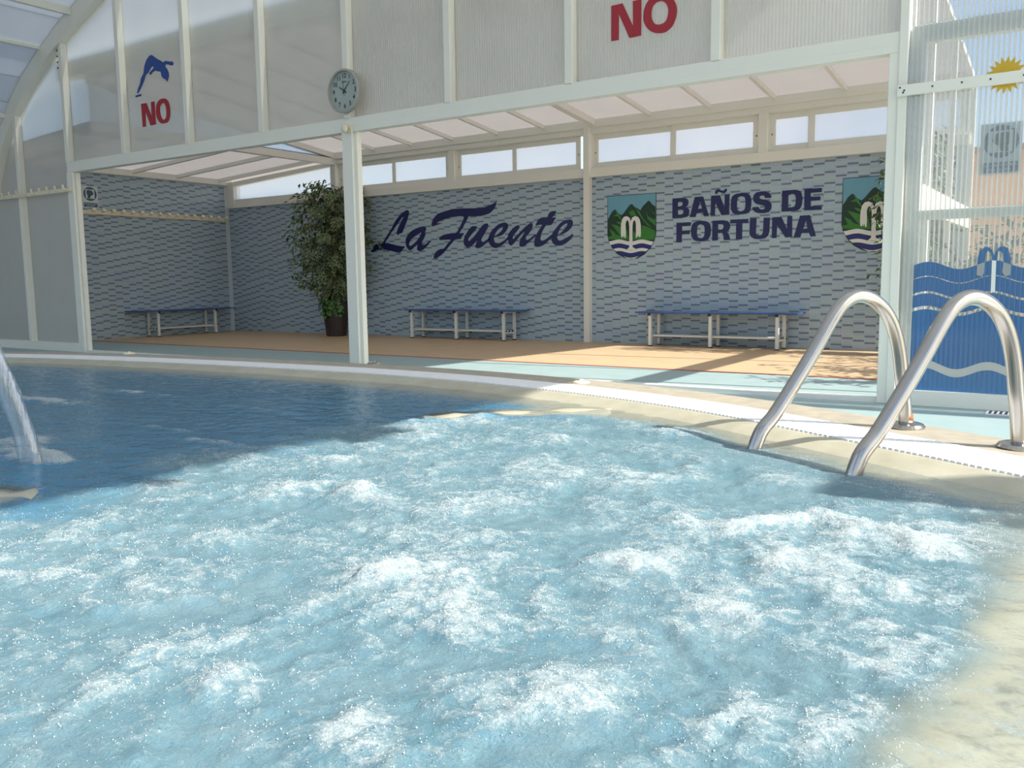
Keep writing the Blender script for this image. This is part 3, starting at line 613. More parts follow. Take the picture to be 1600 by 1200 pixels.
def crest(loc_px, label):
    base = wall_fn(930, 290, 10.0)
    a = Vector(base(195, 165, 0)); q = on_y(loc_px[0], loc_px[1], TFY); sh = Vector((q.x - a.x, 0, q.z - a.z))
    def fn(u, v, t): return tuple(Vector(base(u, v, t)) + sh)
    e = empty('wall_crest', fn(570, 640, 0), label, 'crest', 'shield crests on the tiled wall')
    out = [(195,165),(955,112),(955,500),(952,750),(922,870),(862,980),(765,1080),(665,1135),(560,1150),(450,1130),(340,1065),(262,972),(212,870),(193,780)]
    MB().prism(out, [], fn, 0.0, 0.004).build('shield_outline', CREST['line'], e)
    cen = Vector((570, 640)); inn = [tuple(Vector(p) + (cen - Vector(p)).normalized() * 10) for p in out]
    MB().prism(inn[:3] + [(946, 640), (203, 640)] , [], fn, 0.004, 0.006).build('painted_sky', CREST['sky'], e)
    def lr(v):
        xs = []
        for i in range(len(inn)):
            p, q2 = inn[i], inn[(i + 1) % len(inn)]
            if (p[1] - v) * (q2[1] - v) < 0: xs.append(p[0] + (q2[0] - p[0]) * (v - p[1]) / (q2[1] - p[1]))
        return (min(xs), max(xs)) if len(xs) > 1 else (569, 571)
    MB().prism([(203,525),(230,480),(260,420),(300,378),(320,375),(360,430),(415,465),(450,430),(500,360),(545,300),(578,287),(620,335),(690,370),(705,390),(750,320),(800,270),(835,235),(860,247),(890,290),(944,330),(944,750),(925,850),(215,850),(203,780)], [], fn, 0.006, 0.008).build('mountains', CREST['dark'], e)
    for poly in ([(212,840),(206,800),(270,785),(225,680),(300,722),(330,762),(400,790),(350,720),(300,655),(255,600),(330,620),(400,645),(500,700),(530,845)], [(600,845),(600,720),(722,765),(735,620),(820,645),(925,700),(943,705),(942,760),(925,845)], [(320,390),(350,440),(290,480),(360,482),(425,565),(405,500),(372,440)], [(530,412),(600,382),(655,470),(560,472)], [(820,310),(852,372),(885,405),(940,462),(925,430),(860,380)], [(798,410),(830,480),(900,520),(943,525),(943,630),(880,570),(825,520)], [(630,360),(690,400),(760,520),(830,600),(900,660),(820,620),(720,500)], [(330,560),(400,570),(420,620),(370,600)]):
        MB().prism(poly, [], fn, 0.008, 0.010).build('slope', CREST['green'], e)
    def wave(u, ph): return 16 * math.cos((u - 380 + ph) / 355 * 2 * math.pi)
    for v0, v1, mt, nm in ((858, 918, 'white', 'wave_band'), (918, 990, 'blue', 'wave_band'), (990, 1038, 'white', 'wave_band'), (1038, 1112, 'blue', 'wave_band'), (1112, 1140, 'white', 'wave_band')):
        l0, r0 = lr(v0); l1, r1 = lr(min(v1, 1132)); N = 18
        top = [(l0 + (r0 - l0) * k / N, v0 - wave(l0 + (r0 - l0) * k / N, 0)) for k in range(N + 1)]
        bot = [(l1 + (r1 - l1) * k / N, v1 - (wave(l1 + (r1 - l1) * k / N, 0) if v1 < 1130 else 0)) for k in range(N + 1)]
        MB().prism(top + bot[::-1], [], fn, 0.009, 0.012).build(nm, CREST[mt], e)
    f = [(562,560),(545,502),(500,478),(455,490),(425,535),(410,620),(408,740),(415,805),(432,812),(440,770),(447,815),(460,770),(466,818),(484,818),(487,740),(482,600),(495,552),(513,540),(530,570),(540,640),(540,960),(500,1002),(660,1002),(592,960),(590,640),(598,570),(615,540),(633,552),(643,600),(645,740),(640,812),(655,816),(662,770),(670,812),(684,770),(692,806),(715,800),(722,740),(720,620),(705,535),(675,490),(630,476),(585,500)]
    MB().prism(f, [], fn, 0.012, 0.015).build('fountain', CREST['white'], e)
    return e
crest((949.5, 306.5), 'painted shield crest with mountains and fountain, beside the slim column')
crest((1317.3, 278.5), 'painted shield crest with mountains and fountain, partly behind the right post')

# ------------------------------------------------------------------ stickers on the gable panels
GY = 0.078
def gab_fn(zx, zy, k, Y=GY):
    def fn(u, v, t):
        p = on_y(zx + u / k, zy + v / k, Y); return (p.x, Y - t, p.z)
    return fn
G8 = gab_fn(190, 70, 8.57); G3 = gab_fn(800, 0, 4.0)
letters('no_lettering', on_y(245, 195, GY), 'smaller red NO below the blue diver on a gable panel', [
 (G8, [(265,793),(335,780),(406,965),(398,768),(440,757),(462,1065),(392,1080),(322,885),(328,1095),(288,1103)], [], False),
 (G8, [(463,890),(470,810),(500,750),(550,720),(600,728),(635,780),(652,870),(650,960),(625,1030),(575,1052),(530,1050),(490,1005),(468,940)], [[(515,880),(520,820),(545,785),(575,785),(595,830),(605,900),(600,970),(580,1000),(550,995),(528,950)]], True)], RED)
letters('no_lettering', on_y(1000, 62, GY), 'large red NO cut by the top edge of the photograph', [
 (G3, [(622,38),(692,22),(758,165),(757,8),(810,-4),(808,222),(735,238),(668,85),(668,249),(622,258)], [], False),
 (G3, [(822,110),(830,50),(860,-2),(910,-28),(960,-30),(1005,-8),(1030,40),(1028,100),(1005,160),(960,200),(905,208),(860,190),(830,150)], [[(872,100),(880,45),(905,15),(940,8),(965,25),(978,60),(972,110),(955,140),(920,155),(890,145)]], True)], RED)
dv = empty('diver_decal', on_y(240, 150, GY), 'blue bent-over diver figure on a starting block, above red NO', 'decal')
MB().prism([(395,135),(420,145),(470,185),(530,215),(560,240),(567,222),(600,215),(650,225),(680,222),(697,245),(690,275),(660,278),(630,265),(590,262),(585,295),(610,320),(630,370),(635,420),(615,490),(605,492),(598,470),(560,450),(535,420),(525,360),(500,358),(480,355),(460,345),(420,365),(400,395),(380,400),(370,380),(400,345),(430,310),(425,290),(400,300),(360,370),(325,405),(300,490),(270,560),(240,620),(220,652),(208,645),(220,590),(245,530),(260,450),(295,380),(305,290),(330,210),(365,155)], [], G8, 0, 0.003).build('diver', BLUEV, dv)
MB().prism([(188,680),(262,658),(265,685),(190,705)], [], G8, 0, 0.003).build('starting_block', BLUEV, dv)

# door film: waves, fountain, sun, cap sign (front of the fluted sheet at Y = -0.005)
FY = -0.006
def wz(x, z0, amp): return z0 + amp * math.cos((x + 0.914) / 0.382 * 2 * math.pi)
fw = empty('wave_film', (-0.6, FY, 0.1), 'blue wave film on the lower half of the fluted door sheet', 'film')
def band_film(za, aa, zb, ab, mat, nm, x0=-1.0, x1=0.44, gap=None, y=FY):
    N = 60; m = MB()
    xs = [x0 + (x1 - x0) * k / N for k in range(N + 1)]
    m.prism([(x, wz(x, za, aa)) for x in xs] + [(x, (wz(x, zb, ab) if ab else zb)) for x in reversed(xs)], [], lambda a, c, t: (a, y - t, c), 0.0, 0.0012)
    m.build(nm, mat, fw)
band_film(0.942, 0.026, 0.852, 0.024, FILM, 'wave_band')
band_film(0.846, 0.024, 0.752, 0.023, FILM, 'wave_band')
band_film(0.737, 0.023, 0.655, 0.022, FILM, 'wave_band')
band_film(0.633, 0.022, 0.288, 0.028, FILM, 'wave_band')
band_film(0.288, 0.028, 0.234, 0.028, FILMW, 'wave_band')
band_film(0.234, 0.028, 0.108, 0, FILM, 'wave_band')
fo = empty('fountain_decal', (-0.53, FY, 0.8), 'blue twin-jet fountain emblem above the wave film', 'decal')
Z3 = gab_fn(1420, 340, 7.5, FY - 0.002)
for poly, mt, nm in (([(800,555),(808,470),(840,385),(900,340),(950,350),(985,400),(1003,450),(1020,395),(1060,345),(1120,335),(1165,370),(1192,450),(1197,550),(1110,520),(1100,420),(1075,385),(1045,400),(1030,500),(975,500),(965,420),(930,390),(900,420),(890,520)], FILM, 'jet'),
                     ([(800,555),(890,520),(885,640),(860,690),(795,675)], FILMW, 'jet_end'), ([(1110,520),(1197,550),(1192,670),(1130,690),(1095,640)], FILMW, 'jet_end'), ([(975,503),(1025,503),(1010,875),(960,875)], SILL, 'stem')):
    MB().prism(poly, [], Z3, 0, 0.002).build(nm, mt, fo)
ce = on_y(1572, 117, FY); st = []
for k in range(36):
    a = math.pi * k / 18; r = 0.115 if k % 2 == 0 else 0.078; st.append((ce.x + r * math.cos(a + 0.1), ce.z + r * math.sin(a + 0.1)))
tag(MB().prism(st, [], lambda a, c, t: (a, FY - t, c), 0, 0.002).build('sun_decal', YEL, at=ce), 'yellow spiky sun sticker behind the white crossbar', 'sticker')

def cap_sign(fn, loc, label, mirror=1, see=False):
    """fn(u, v, t): u 0..1 across, v 0..1 down"""
    e = empty('cap_sign', loc, label, 'sign', 'swim cap signs')
    sq = [(0, 0), (1, 0), (1, 1), (0, 1)]
    asp = 1.32
    MB().prism(sq, [], fn, 0, 0.003).build('plate', SIGNW, e)
    ci = [(0.5 + 0.42 * math.cos(2 * math.pi * k / 32), 0.36 + 0.42 / asp * math.sin(2 * math.pi * k / 32)) for k in range(32)]
    MB().prism(ci, [], fn, 0.003, 0.005).build('roundel', SIGNB, e)
    MB().prism([(0.22, 0.15), (0.78, 0.15), (0.78, 0.57), (0.22, 0.57)], [], fn, 0.005, 0.006).build('inset', SIGNW, e)
    hd = [(0.28,0.33),(0.33,0.24),(0.42,0.19),(0.52,0.19),(0.60,0.17),(0.69,0.20),(0.73,0.28),(0.70,0.38),(0.66,0.46),(0.69,0.53),(0.66,0.56),(0.50,0.55),(0.48,0.46),(0.40,0.42),(0.32,0.39)]
    if mirror > 0: hd = [(1 - a, c) for a, c in hd]
    MB().prism(hd, [], fn, 0.006, 0.007).build('capped_head', SIGND, e)
    MB().prism([(0.06, 0.76), (0.94, 0.76), (0.94, 0.96), (0.06, 0.96)], [], fn, 0.003, 0.005).build('caption_panel', SIGNB, e)
    for txt, v, w in (('USO OBLIGATORIO', 0.84, 0.78), ('DEL GORRO', 0.925, 0.5)):
        cu = bpy.data.curves.new('caption', 'FONT'); cu.body = txt; cu.size = 1.0; cu.align_x = 'CENTER'; cu.offset = 0.02
        to = bpy.data.objects.new('tmp', cu); C.objects.link(to); dg = bpy.context.evaluated_depsgraph_get(); me = bpy.data.meshes.new_from_object(to.evaluated_get(dg))
        bpy.data.objects.remove(to)
        xs = [p.co.x for p in me.vertices]; s = w / (max(xs) - min(xs))
        for p in me.vertices: p.co = Vector(fn(0.5 + p.co.x * s, v - p.co.y * s * 0.9 / asp * 1.1, 0.0056))
        me.materials.clear(); me.materials.append(SIGNW); link('caption', me, e)
    return e
def leftwall(u, v, t): return (XL + 0.005 + t, 1.565 + u * 0.265, 2.475 - v * 0.345)
cap_sign(leftwall, (XL, 1.70, 2.3), 'small white and blue swim cap sign above the peg rail on the left wall', 1)
def doorside(u, v, t): return (-0.645 + u * 0.232, 0.014 - t, 1.825 - v * 0.318)
cap_sign(doorside, (-0.53, 0.014, 1.66), 'larger swim cap sign on the fluted door sheet below the sun', -1)

# ------------------------------------------------------------------ clock, knob, peg rails
cx, cz, crad = -6.150, 2.728, 0.208
ck = empty('wall_clock', (cx, -0.01, cz), 'round grey rimmed wall clock hung on the middle gable post', 'clock')
MB().lathe([(0.19, -0.01), (crad, 0.0), (crad, 0.045), (crad - 0.008, 0.055), (crad - 0.022, 0.055), (crad - 0.026, 0.035), (crad - 0.026, 0.02)], (cx, -0.005, cz), 48, 'Y').build('rim', CLOCKG, ck, smooth=False)
MB().lathe([(crad - 0.024, 0.018), (crad - 0.024, 0.024)], (cx, -0.005, cz), 48, 'Y').build('dial', DIAL, ck)
for k in range(1, 13):
    a = math.pi / 2 - k * math.pi / 6
    cu = bpy.data.curves.new('numeral', 'FONT'); cu.body = str(k); cu.size = 0.058; cu.align_x = 'CENTER'; cu.align_y = 'CENTER'; cu.offset = 0.0012
    to = bpy.data.objects.new('tmp', cu); C.objects.link(to); dg = bpy.context.evaluated_depsgraph_get(); me = bpy.data.meshes.new_from_object(to.evaluated_get(dg)); bpy.data.objects.remove(to)
    for p in me.vertices: p.co = Vector((cx + 0.142 * math.cos(a) + p.co.x, -0.0305, cz + 0.142 * math.sin(a) + p.co.y))
    me.materials.clear(); me.materials.append(BLACK); link('numeral', me, ck)
def hand(ang, ln, w, y, tail=0.03):
    d = Vector((math.cos(ang), 0, math.sin(ang))); q = Vector((-d.z, 0, d.x)); c = Vector((cx, y, cz))
    A = [c - d * tail - q * w, c - d * tail + q * w, c + d * ln + q * w * 0.6, c + d * ln - q * w * 0.6]
    return MB().hexa([tuple(p) for p in A] + [tuple(p + Vector((0, -0.002, 0))) for p in A])
mn = 7.0; hr = 10 + mn / 60
hand(math.pi / 2 - hr * math.pi / 6, 0.075, 0.006, -0.034).build('hour_hand', BLACK, ck)
hand(math.pi / 2 - mn * math.pi / 30, 0.115, 0.0045, -0.037).build('minute_hand', BLACK, ck)
hand(math.pi / 2 - 29 * math.pi / 30, 0.05, 0.0022, -0.040, 0.1).build('second_hand', BLACK, ck)
MB().quad_box(cx - 0.03, cx + 0.03, -0.0305, -0.029, cz + 0.082, cz + 0.09).build('maker_mark', BLACK, ck)
kn = empty('post_knob', (-6.14, 0, 2.37), 'small cream round knob on the post below the clock', 'knob')
box('base_plate', -6.165, -6.09, -0.012, 0.0, 2.325, 2.41, PEG, kn)
MB().lathe([(0.016, 0.0), (0.016, 0.035), (0.038, 0.04), (0.04, 0.055), (0.03, 0.066), (0.01, 0.07)], (-6.14, -0.01, 2.37), 20, 'Y').build('knob_head', PEG, kn, smooth=True)

pr1 = empty('peg_rail', (XL, 2.8, 2.05), 'cream peg rail with sixteen round pegs on the left tiled wall', 'coat rack')
MB().quad_box(XL + 0.003, XL + 0.025, 1.30, 4.36, 2.030, 2.095).build('rail', PEG, pr1, bevel=0.003)
for k in range(16):
    y = 1.70 + (4.28 - 1.70) * k / 15
    MB().tube([(XL + 0.024, y, 2.07), (XL + 0.065, y, 2.075), (XL + 0.085, y, 2.09)], 0.012, 8).tube([(XL + 0.083, y, 2.088), (XL + 0.105, y, 2.105)], [0.034, 0.03], 12).build('peg', PEG, pr1, smooth=False)
pr2 = empty('peg_rail', (-12.2, 0, 2.13), 'white rail of upright pegs across the left gable panels', 'coat rack')
MB().quad_box(-13.3, -11.09, -0.03, -0.002, 2.10, 2.15).build('rail', PEG, pr2, bevel=0.003)
for k in range(11):
    xk = -11.17 - k * 0.196
    MB().tube([(xk, -0.03, 2.12), (xk, -0.06, 2.125), (xk, -0.075, 2.15), (xk, -0.078, 2.185)], [0.011, 0.011, 0.013, 0.016], 8).build('peg', PEG, pr2)

# ------------------------------------------------------------------ benches
def bench(name, o, ax, L_, D, feet, label, lo, hi):
    """o: front corner on the floor, ax: along, D: towards the wall (vector)"""
    e = empty(name, o, label, 'bench'); o = Vector(o); ax = Vector(ax); D = Vector(D)
    def bx(nm, a0, a1, d0, d1, z0, z1, mat, bev=0.003):
        q = [o + ax * a + D * d + Vector((0, 0, z)) for z in (z0, z1) for a, d in ((a0, d0), (a1, d0), (a1, d1), (a0, d1))]
        return MB().hexa([tuple(p) for p in q]).build(nm, mat, e, bevel=bev)
    bx('seat', lo, hi, -0.03, 0.36, 0.432, 0.45, BLUE_SEAT)
    for f in feet:
        for d in (0.0, 0.28):
            lg = bx('leg', f - 0.02, f + 0.02, d, d + 0.04, 0.012, 0.405, LEG)
            bx('foot', f - 0.021, f + 0.021, d - 0.001, d + 0.041, 0.0, 0.013, BLACK, 0)
        bx('seat_bearer', f - 0.018, f + 0.018, -0.02, 0.335, 0.405, 0.432, LEG)
        bx('end_cap', f - 0.02, f + 0.02, -0.028, -0.018, 0.40, 0.432, BLACK, 0)
        bx('cross_bar', f - 0.015, f + 0.015, 0.04, 0.28, 0.10, 0.125, LEG)
    for d in (0.055, 0.14, 0.225):
        r = bx('shelf_rail', feet[0] + 0.0, feet[-1], d, d + 0.045, 0.126, 0.15, LEG)
        bx('rail_cap', feet[-1] + 0.001, feet[-1] + 0.006, d + 0.004, d + 0.04, 0.127, 0.149, BLACK, 0)
    return e
bench('bench', (-8.86, 4.03, 0), (1, 0, 0), 1.8, (0, 1, 0), [0.02, 0.89, 1.76], 'blue topped white bench below the La Fuente lettering', -0.10, 2.0)
bench('bench', (-4.80, 4.03, 0), (1, 0, 0), 1.8, (0, 1, 0), [0.02, 0.84, 1.68], 'blue topped white bench below the block capitals', -0.18, 1.92)
bench('bench', (-13.20, 3.75, 0), (0, -1, 0), 1.8, (-1, 0, 0), [0.02, 1.18], 'short blue topped white bench against the left tiled wall', -0.42, 1.58)

# ------------------------------------------------------------------ potted ficus (one in view, one mostly behind the right post)
def leaf(m, p, d, n, ln, w):
    d = d.normalized(); s = d.cross(n).normalized(); n = s.cross(d).normalized()
    b = len(m.v); base = p; mid = p + d * ln * 0.5 + n * ln * 0.05; tip = p + d * ln - n * ln * 0.12
    for f, wd, up in ((0.0, 0.06, 0), (0.45, 1.0, 0.05), (1.0, 0.0, -0.12)): pass
    m.v += [tuple(base), tuple(mid + s * w), tuple(tip), tuple(mid - s * w), tuple(mid + s * w * 0.80 + n * 0.001), tuple(mid - s * w * 0.80 + n * 0.001), tuple(p + d * ln * 0.88 - n * ln * 0.05 + n * 0.001), tuple(p + d * ln * 0.1 + n * 0.001)]
    m.f += [(b, b + 1, b + 4, b + 7), (b + 1, b + 2, b + 6, b + 4), (b + 2, b + 3, b + 5, b + 6), (b + 3, b, b + 7, b + 5), (b + 7, b + 4, b + 6, b + 5)]
    m.mi += [1, 1, 1, 1, 0]
def ficus(name, loc, label, hgt, nleaf, rad, seed):
    rg = random.Random(seed); e = empty(name, loc, label, 'plant'); x, y, _ = loc
    MB().lathe([(0.155, 0.0), (0.165, 0.01), (0.225, 0.52), (0.235, 0.54), (0.235, 0.56), (0.215, 0.56), (0.21, 0.52)], loc, 24).build('pot', POT, e, smooth=False)
    MB().lathe([(0.20, 0.50), (0.208, 0.525), (0.02, 0.535)], loc, 20).build('soil', SOIL, e)
    m = MB(); br_ = []
    for k in range(3):
        a = k * 2.1 + 0.4; pts = [(x + 0.05 * math.cos(a + t * 5), y + 0.05 * math.sin(a + t * 5), 0.52 + t * (hgt - 0.7)) for t in [i / 12 for i in range(13)]]
        m.tube(pts, [0.018 - 0.010 * i / 12 for i in range(13)], 7)
    for k in range(60):
        z = 0.60 + (hgt - 0.74) * (k + 0.5) / 60; a = k * 2.4; zz = (z - 0.7) / (hgt - 0.7)
        r = rad * (0.72 + 0.38 * math.sin(math.pi * min(1, zz * 1.05)) + rg.uniform(-0.15, 0.2)) * (1 if zz < 0.9 else 0.6)
        q = [Vector((x, y, z)), Vector((x + r * 0.5 * math.cos(a), y + r * 0.5 * math.sin(a), z + 0.12)), Vector((x + r * math.cos(a), y + r * math.sin(a), z + 0.06))]
        for w_ in q: w_.y = min(w_.y, YB - 0.06); w_.x = min(w_.x, XR - 0.08)
        q = catmull_open(q, 4); m.tube(q, [0.006 - 0.004 * i / len(q) for i in range(len(q))], 5); br_.append(q)
    m.build('trunk', BARK, e, smooth=True)
    m = MB()
    for i in range(nleaf):
        q = rg.choice(br_); t = rg.random() ** 0.7; f = t * (len(q) - 1); k = min(int(f), len(q) - 2); p = q[k].lerp(q[k + 1], f - k)
        out = Vector((p.x - x, p.y - y, 0)); out = out.normalized() if out.length > 0.01 else Vector((1, 0, 0))
        p = p + Vector((rg.gauss(0, 0.05), rg.gauss(0, 0.05), rg.gauss(0, 0.05)))
        if p.y > YB - 0.05: p.y = YB - 0.05 - rg.random() * 0.06
        if p.x > XR - 0.13: p.x = XR - 0.13 - rg.random() * 0.06
        d = out * rg.uniform(0.2, 1) + Vector((rg.gauss(0, 0.5), rg.gauss(0, 0.5), rg.uniform(-1.3, 0.1)))
        nn = out * 0.7 + Vector((rg.gauss(0, 0.3), rg.gauss(0, 0.3), 0.8)); ln = rg.uniform(0.075, 0.12)
        if p.y + d.normalized().y * ln > YB - 0.012: d.y = -abs(d.y)
        leaf(m, p, d, nn, ln, ln * 0.24)
    tag(m.build('foliage', [LEAFD, LEAFC], e, fix=False), kind='stuff')
    m = MB()
    for k in range(22):
        a = math.pi * 0.75 + rg.uniform(-1.1, 1.3); r = rg.uniform(0.22, 0.36)
        pts = catmull_open([Vector((x + 0.1 * math.cos(a), y + 0.1 * math.sin(a), 0.53)), Vector((x + 0.6 * r * math.cos(a), y + 0.6 * r * math.sin(a), 0.70 + rg.uniform(-.05, .05))), Vector((x + r * math.cos(a), y + min(r * math.sin(a), 0.3), 0.60)), Vector((x + 1.15 * r * math.cos(a), y + min(1.15 * r * math.sin(a), 0.30), 0.40 + rg.uniform(-.05, .08)))], 5)
        for i in range(1, len(pts) - 1):
            t = (pts[i + 1] - pts[i - 1]).normalized(); s = t.cross(Vector((0, 0, 1))).normalized(); w = 0.045 * (1 - i / len(pts)) + 0.008
            for sg in (-1, 1):
                b = len(m.v); m.v += [tuple(pts[i - 1]), tuple(pts[i]), tuple(pts[i] + s * sg * w + t * 0.03 - Vector((0, 0, 0.01)))]; m.f.append((b, b + 1, b + 2)); m.mi.append(0)
    m.build('fern', FERN, e, fix=False)
    m = MB()
    for k in range(110):
        a = -math.pi * 0.35 + rg.gauss(0, 0.55); f = rg.random(); r = 0.16 + 0.10 * f
        p = Vector((x + r * math.cos(a), y + r * math.sin(a), 0.62 - 0.34 * f * rg.random() - 0.02)); ln = rg.uniform(0.04, 0.065); n = Vector((math.cos(a), math.sin(a), 0.5)).normalized()
        d = Vector((rg.gauss(0, 0.5), rg.gauss(0, 0.5), -0.8)).normalized(); s = d.cross(n).normalized(); b = len(m.v)
        m.v += [tuple(p), tuple(p + d * ln * 0.3 + s * ln * 0.5), tuple(p + d * ln * 0.7 + s * ln * 0.3), tuple(p + d * ln), tuple(p + d * ln * 0.7 - s * ln * 0.3), tuple(p + d * ln * 0.3 - s * ln * 0.5)]
        m.f += [(b, b + 1, b + 2, b + 3), (b, b + 3, b + 4, b + 5)]; m.mi += [0, 0]
    m.build('ivy', IVY, e, fix=False)
    return e
ficus('potted_ficus', (-10.42, 3.98, 0), 'tall variegated ficus in a dark brown pot behind the middle post', 2.50, 4200, 0.60, 3)
ficus('potted_ficus', (-1.62, 3.95, 0), 'variegated ficus mostly hidden behind the right post', 2.45, 1100, 0.36, 5)

def shrub(loc, label, seed):
    rg = random.Random(seed); e = empty('shrub', loc, label, 'plant'); x, y, _ = loc; m = MB(); L2 = MB()
    for k in range(26):
        a = rg.uniform(0, 6.28); by = y + rg.uniform(-1.3, 1.3)
        tip = Vector((x + 0.22 * math.cos(a), by + 0.3 * math.sin(a), rg.uniform(0.75, 1.45)))
        q = catmull_open([Vector((x + rg.uniform(-.05, .05), by, -0.03)), Vector((x, by, 0.5)), tip], 4); m.tube(q, [0.012 - 0.009 * i / len(q) for i in range(len(q))], 5)
        for j in range(46):
            f = rg.uniform(0.25, 1) * (len(q) - 1); i = min(int(f), len(q) - 2); p = q[i].lerp(q[i + 1], f - i) + Vector((rg.gauss(0, 0.07), rg.gauss(0, 0.09), rg.gauss(0, 0.05)))
            if p.x < XR + 0.15: p.x = XR + 0.15
            leaf(L2, p, Vector((rg.gauss(0, 1), rg.gauss(0, 1), rg.uniform(-1, .4))), Vector((rg.gauss(0, .4), rg.gauss(0, .4), 1)), rg.uniform(0.08, 0.13), 0.028)
    m.build('stems', BARK, e, smooth=True); tag(L2.build('foliage', [LEAFD, LEAFD], e, fix=False), kind='stuff')
shrub((-0.72, 2.5, 0), 'low leafy shrub growing outside the right end of the annex', 9)

# ------------------------------------------------------------------ pool ladder
lad = empty('pool_ladder', (-0.37, -2.9, COPZ), 'pair of stainless steel arched handrails of the pool ladder', 'ladder')
PROF = [(0.0, 0.30), (0.012, 0.40), (0.026, 0.48), (0.048, 0.60), (0.080, 0.69), (0.125, 0.755), (0.185, 0.797), (0.247, 0.809), (0.305, 0.789), (0.355, 0.738), (0.44, 0.612), (0.52, 0.50), (0.60, 0.395), (0.65, 0.345), (0.672, 0.31), (0.69, 0.25), (0.70, 0.10), (0.70, -0.3)]
dd = Vector((-0.594, -0.805, 0))
for bx_, by_ in ((-0.568, -2.787), (-0.175, -3.032)):
    path = catmull_open([Vector((bx_, by_, 0)) + dd * t + Vector((0, 0, z)) for t, z in PROF], 5)
    h = MB().tube(path, 0.0255, 20).build('handrail', STEEL, lad, smooth=True)
    MB().lathe([(0.068, 0.0), (0.07, 0.006), (0.062, 0.016), (0.05, 0.02), (0.030, 0.024), (0.0265, 0.03)], (bx_, by_, COPZ), 28).build('flange', STEEL, lad, smooth=False)
    MB().lathe([(0.0262, 0.028), (0.0266, 0.04), (0.0258, 0.055)], (bx_, by_, COPZ), 20).build('rust_ring', RUST, lad, smooth=True)
for z in (0.05, -0.22):
    a = Vector((-0.568, -2.787, z)) + dd * 0.70; c = Vector((-0.175, -3.032, z)) + dd * 0.70; q = dd * 0.04
    MB().hexa([tuple(a - q), tuple(c - q), tuple(c + q), tuple(a + q)] + [tuple(p + Vector((0, 0, 0.025))) for p in (a - q, c - q, c + q, a + q)]).build('tread', STEEL, lad)

# small drain by the door, floor anchors on the coping
dn = empty('floor_drain', (-0.40, -0.12, 0), 'small white slotted drain on the floor by the door', 'drain')
box('drain_frame', -0.52, -0.20, -0.20, -0.06, 0.0, 0.006, SLAT, dn, bevel=0)
for k in range(10): box('slot', -0.505 + k * 0.03, -0.49 + k * 0.03, -0.19, -0.07, 0.005, 0.0075, BLACK, dn, bevel=0)
for px, py, lb in ((585, 568, 'small dark metal anchor on the coping beside the middle post'), (908, 598, 'pale round anchor cap on the coping right of the dark pool corner'), (202, 553, 'tiny white anchor cap on the far left coping')):
    p = on_z(px, py, COPZ)
    tag(MB().lathe([(0.05, 0), (0.05, 0.006), (0.035, 0.012), (0.014, 0.014), (0.012, 0.02)], (p.x, p.y, COPZ), 16).build('coping_anchor', STEEL if px == 585 else PEG, at=(p.x, p.y, COPZ)), lb, 'anchor')

# outbuilding beyond the door
ob = empty('outbuilding', (4.0, 12, 0), 'peach rendered building seen blurred through the fluted door sheet', 'building')
box('wall', -2.0, 9.0, 10.0, 14.0, -0.05, 2.9, PEACH, ob, bevel=0)
MB().hexa([(-2.2, 9.8, 2.85), (9.3, 9.8, 2.85), (9.3, 14.4, 2.85), (-2.2, 14.4, 2.85), (-2.2, 9.8, 2.93), (9.3, 9.8, 2.93), (9.3, 14.4, 2.98), (-2.2, 14.4, 2.98)]).build('roof', TERRA, ob)
for xx in (1.2, 3.6, 6.0):
    f = box('window', xx, xx + 1.0, 9.96, 10.0, 0.9, 2.1, WHITE, ob, bevel=0)
    box('pane', xx + 0.08, xx + 0.92, 9.95, 9.962, 0.98, 2.02, POOLB, f, bevel=0)

# ------------------------------------------------------------------ water
def rect_axis(lo, a, b_, hi, fine_, coarse):
    left = list(np.arange(lo, a, coarse)); mid = list(np.arange(a, b_, fine_)); right = list(np.arange(b_, hi + coarse, coarse)); return np.array(left + mid + right)
WXs = rect_axis(-11.4, -3.3, 0.15, 1.7, 0.0105, 0.045); WYs = rect_axis(-7.2, -5.95, -2.85, -2.1, 0.0105, 0.045)
GX, GYY = np.meshgrid(WXs, WYs)
def edge_y(xs): return np.interp(xs, [p.x for p in EP], [p.y for p in EP])
# zone where air is blown in: inside the whirlpool, fading out to the deep pool at the left
_bp = [Vector((-1.7, -2.6, 0)), Vector((-2.12, -3.0, 0)), Vector((-2.5, -3.43, 0))] + [on_z(a, b, WATZ) for a, b in ((470, 668), (300, 700), (150, 745), (0, 785))] + [Vector((-2.9, -5.7, 0)), Vector((-2.9, -7.3, 0))]
bx_ = np.array([p.x for p in _bp]); by_ = np.array([p.y for p in _bp])
lim = np.interp(-GYY, -by_, bx_)
wob = (fbm(GX * 3.1, GYY * 3.1, 3, 3) - 0.5) * 0.5
AER = np.clip((GX - lim + wob * 1.2 + 0.14) / 0.55, 0, 1); AER = AER * AER * (3 - 2 * AER)
slope_ = (edge_y(GX + 0.05) - edge_y(GX - 0.05)) / 0.1
lipd = (edge_y(GX) - GYY) / np.sqrt(1 + slope_ ** 2) - 0.52                       # distance from the wet lip, square to the edge
AER *= np.clip((lipd + 0.09 + wob * 0.40) / 0.13, 0, 1)
led = np.clip((-0.115 - GX + wob * 0.55) / 0.11, 0, 1); led = np.maximum(led, np.clip((GYY + 3.90 + wob * 0.3) / 0.1, 0, 1)); AER *= led
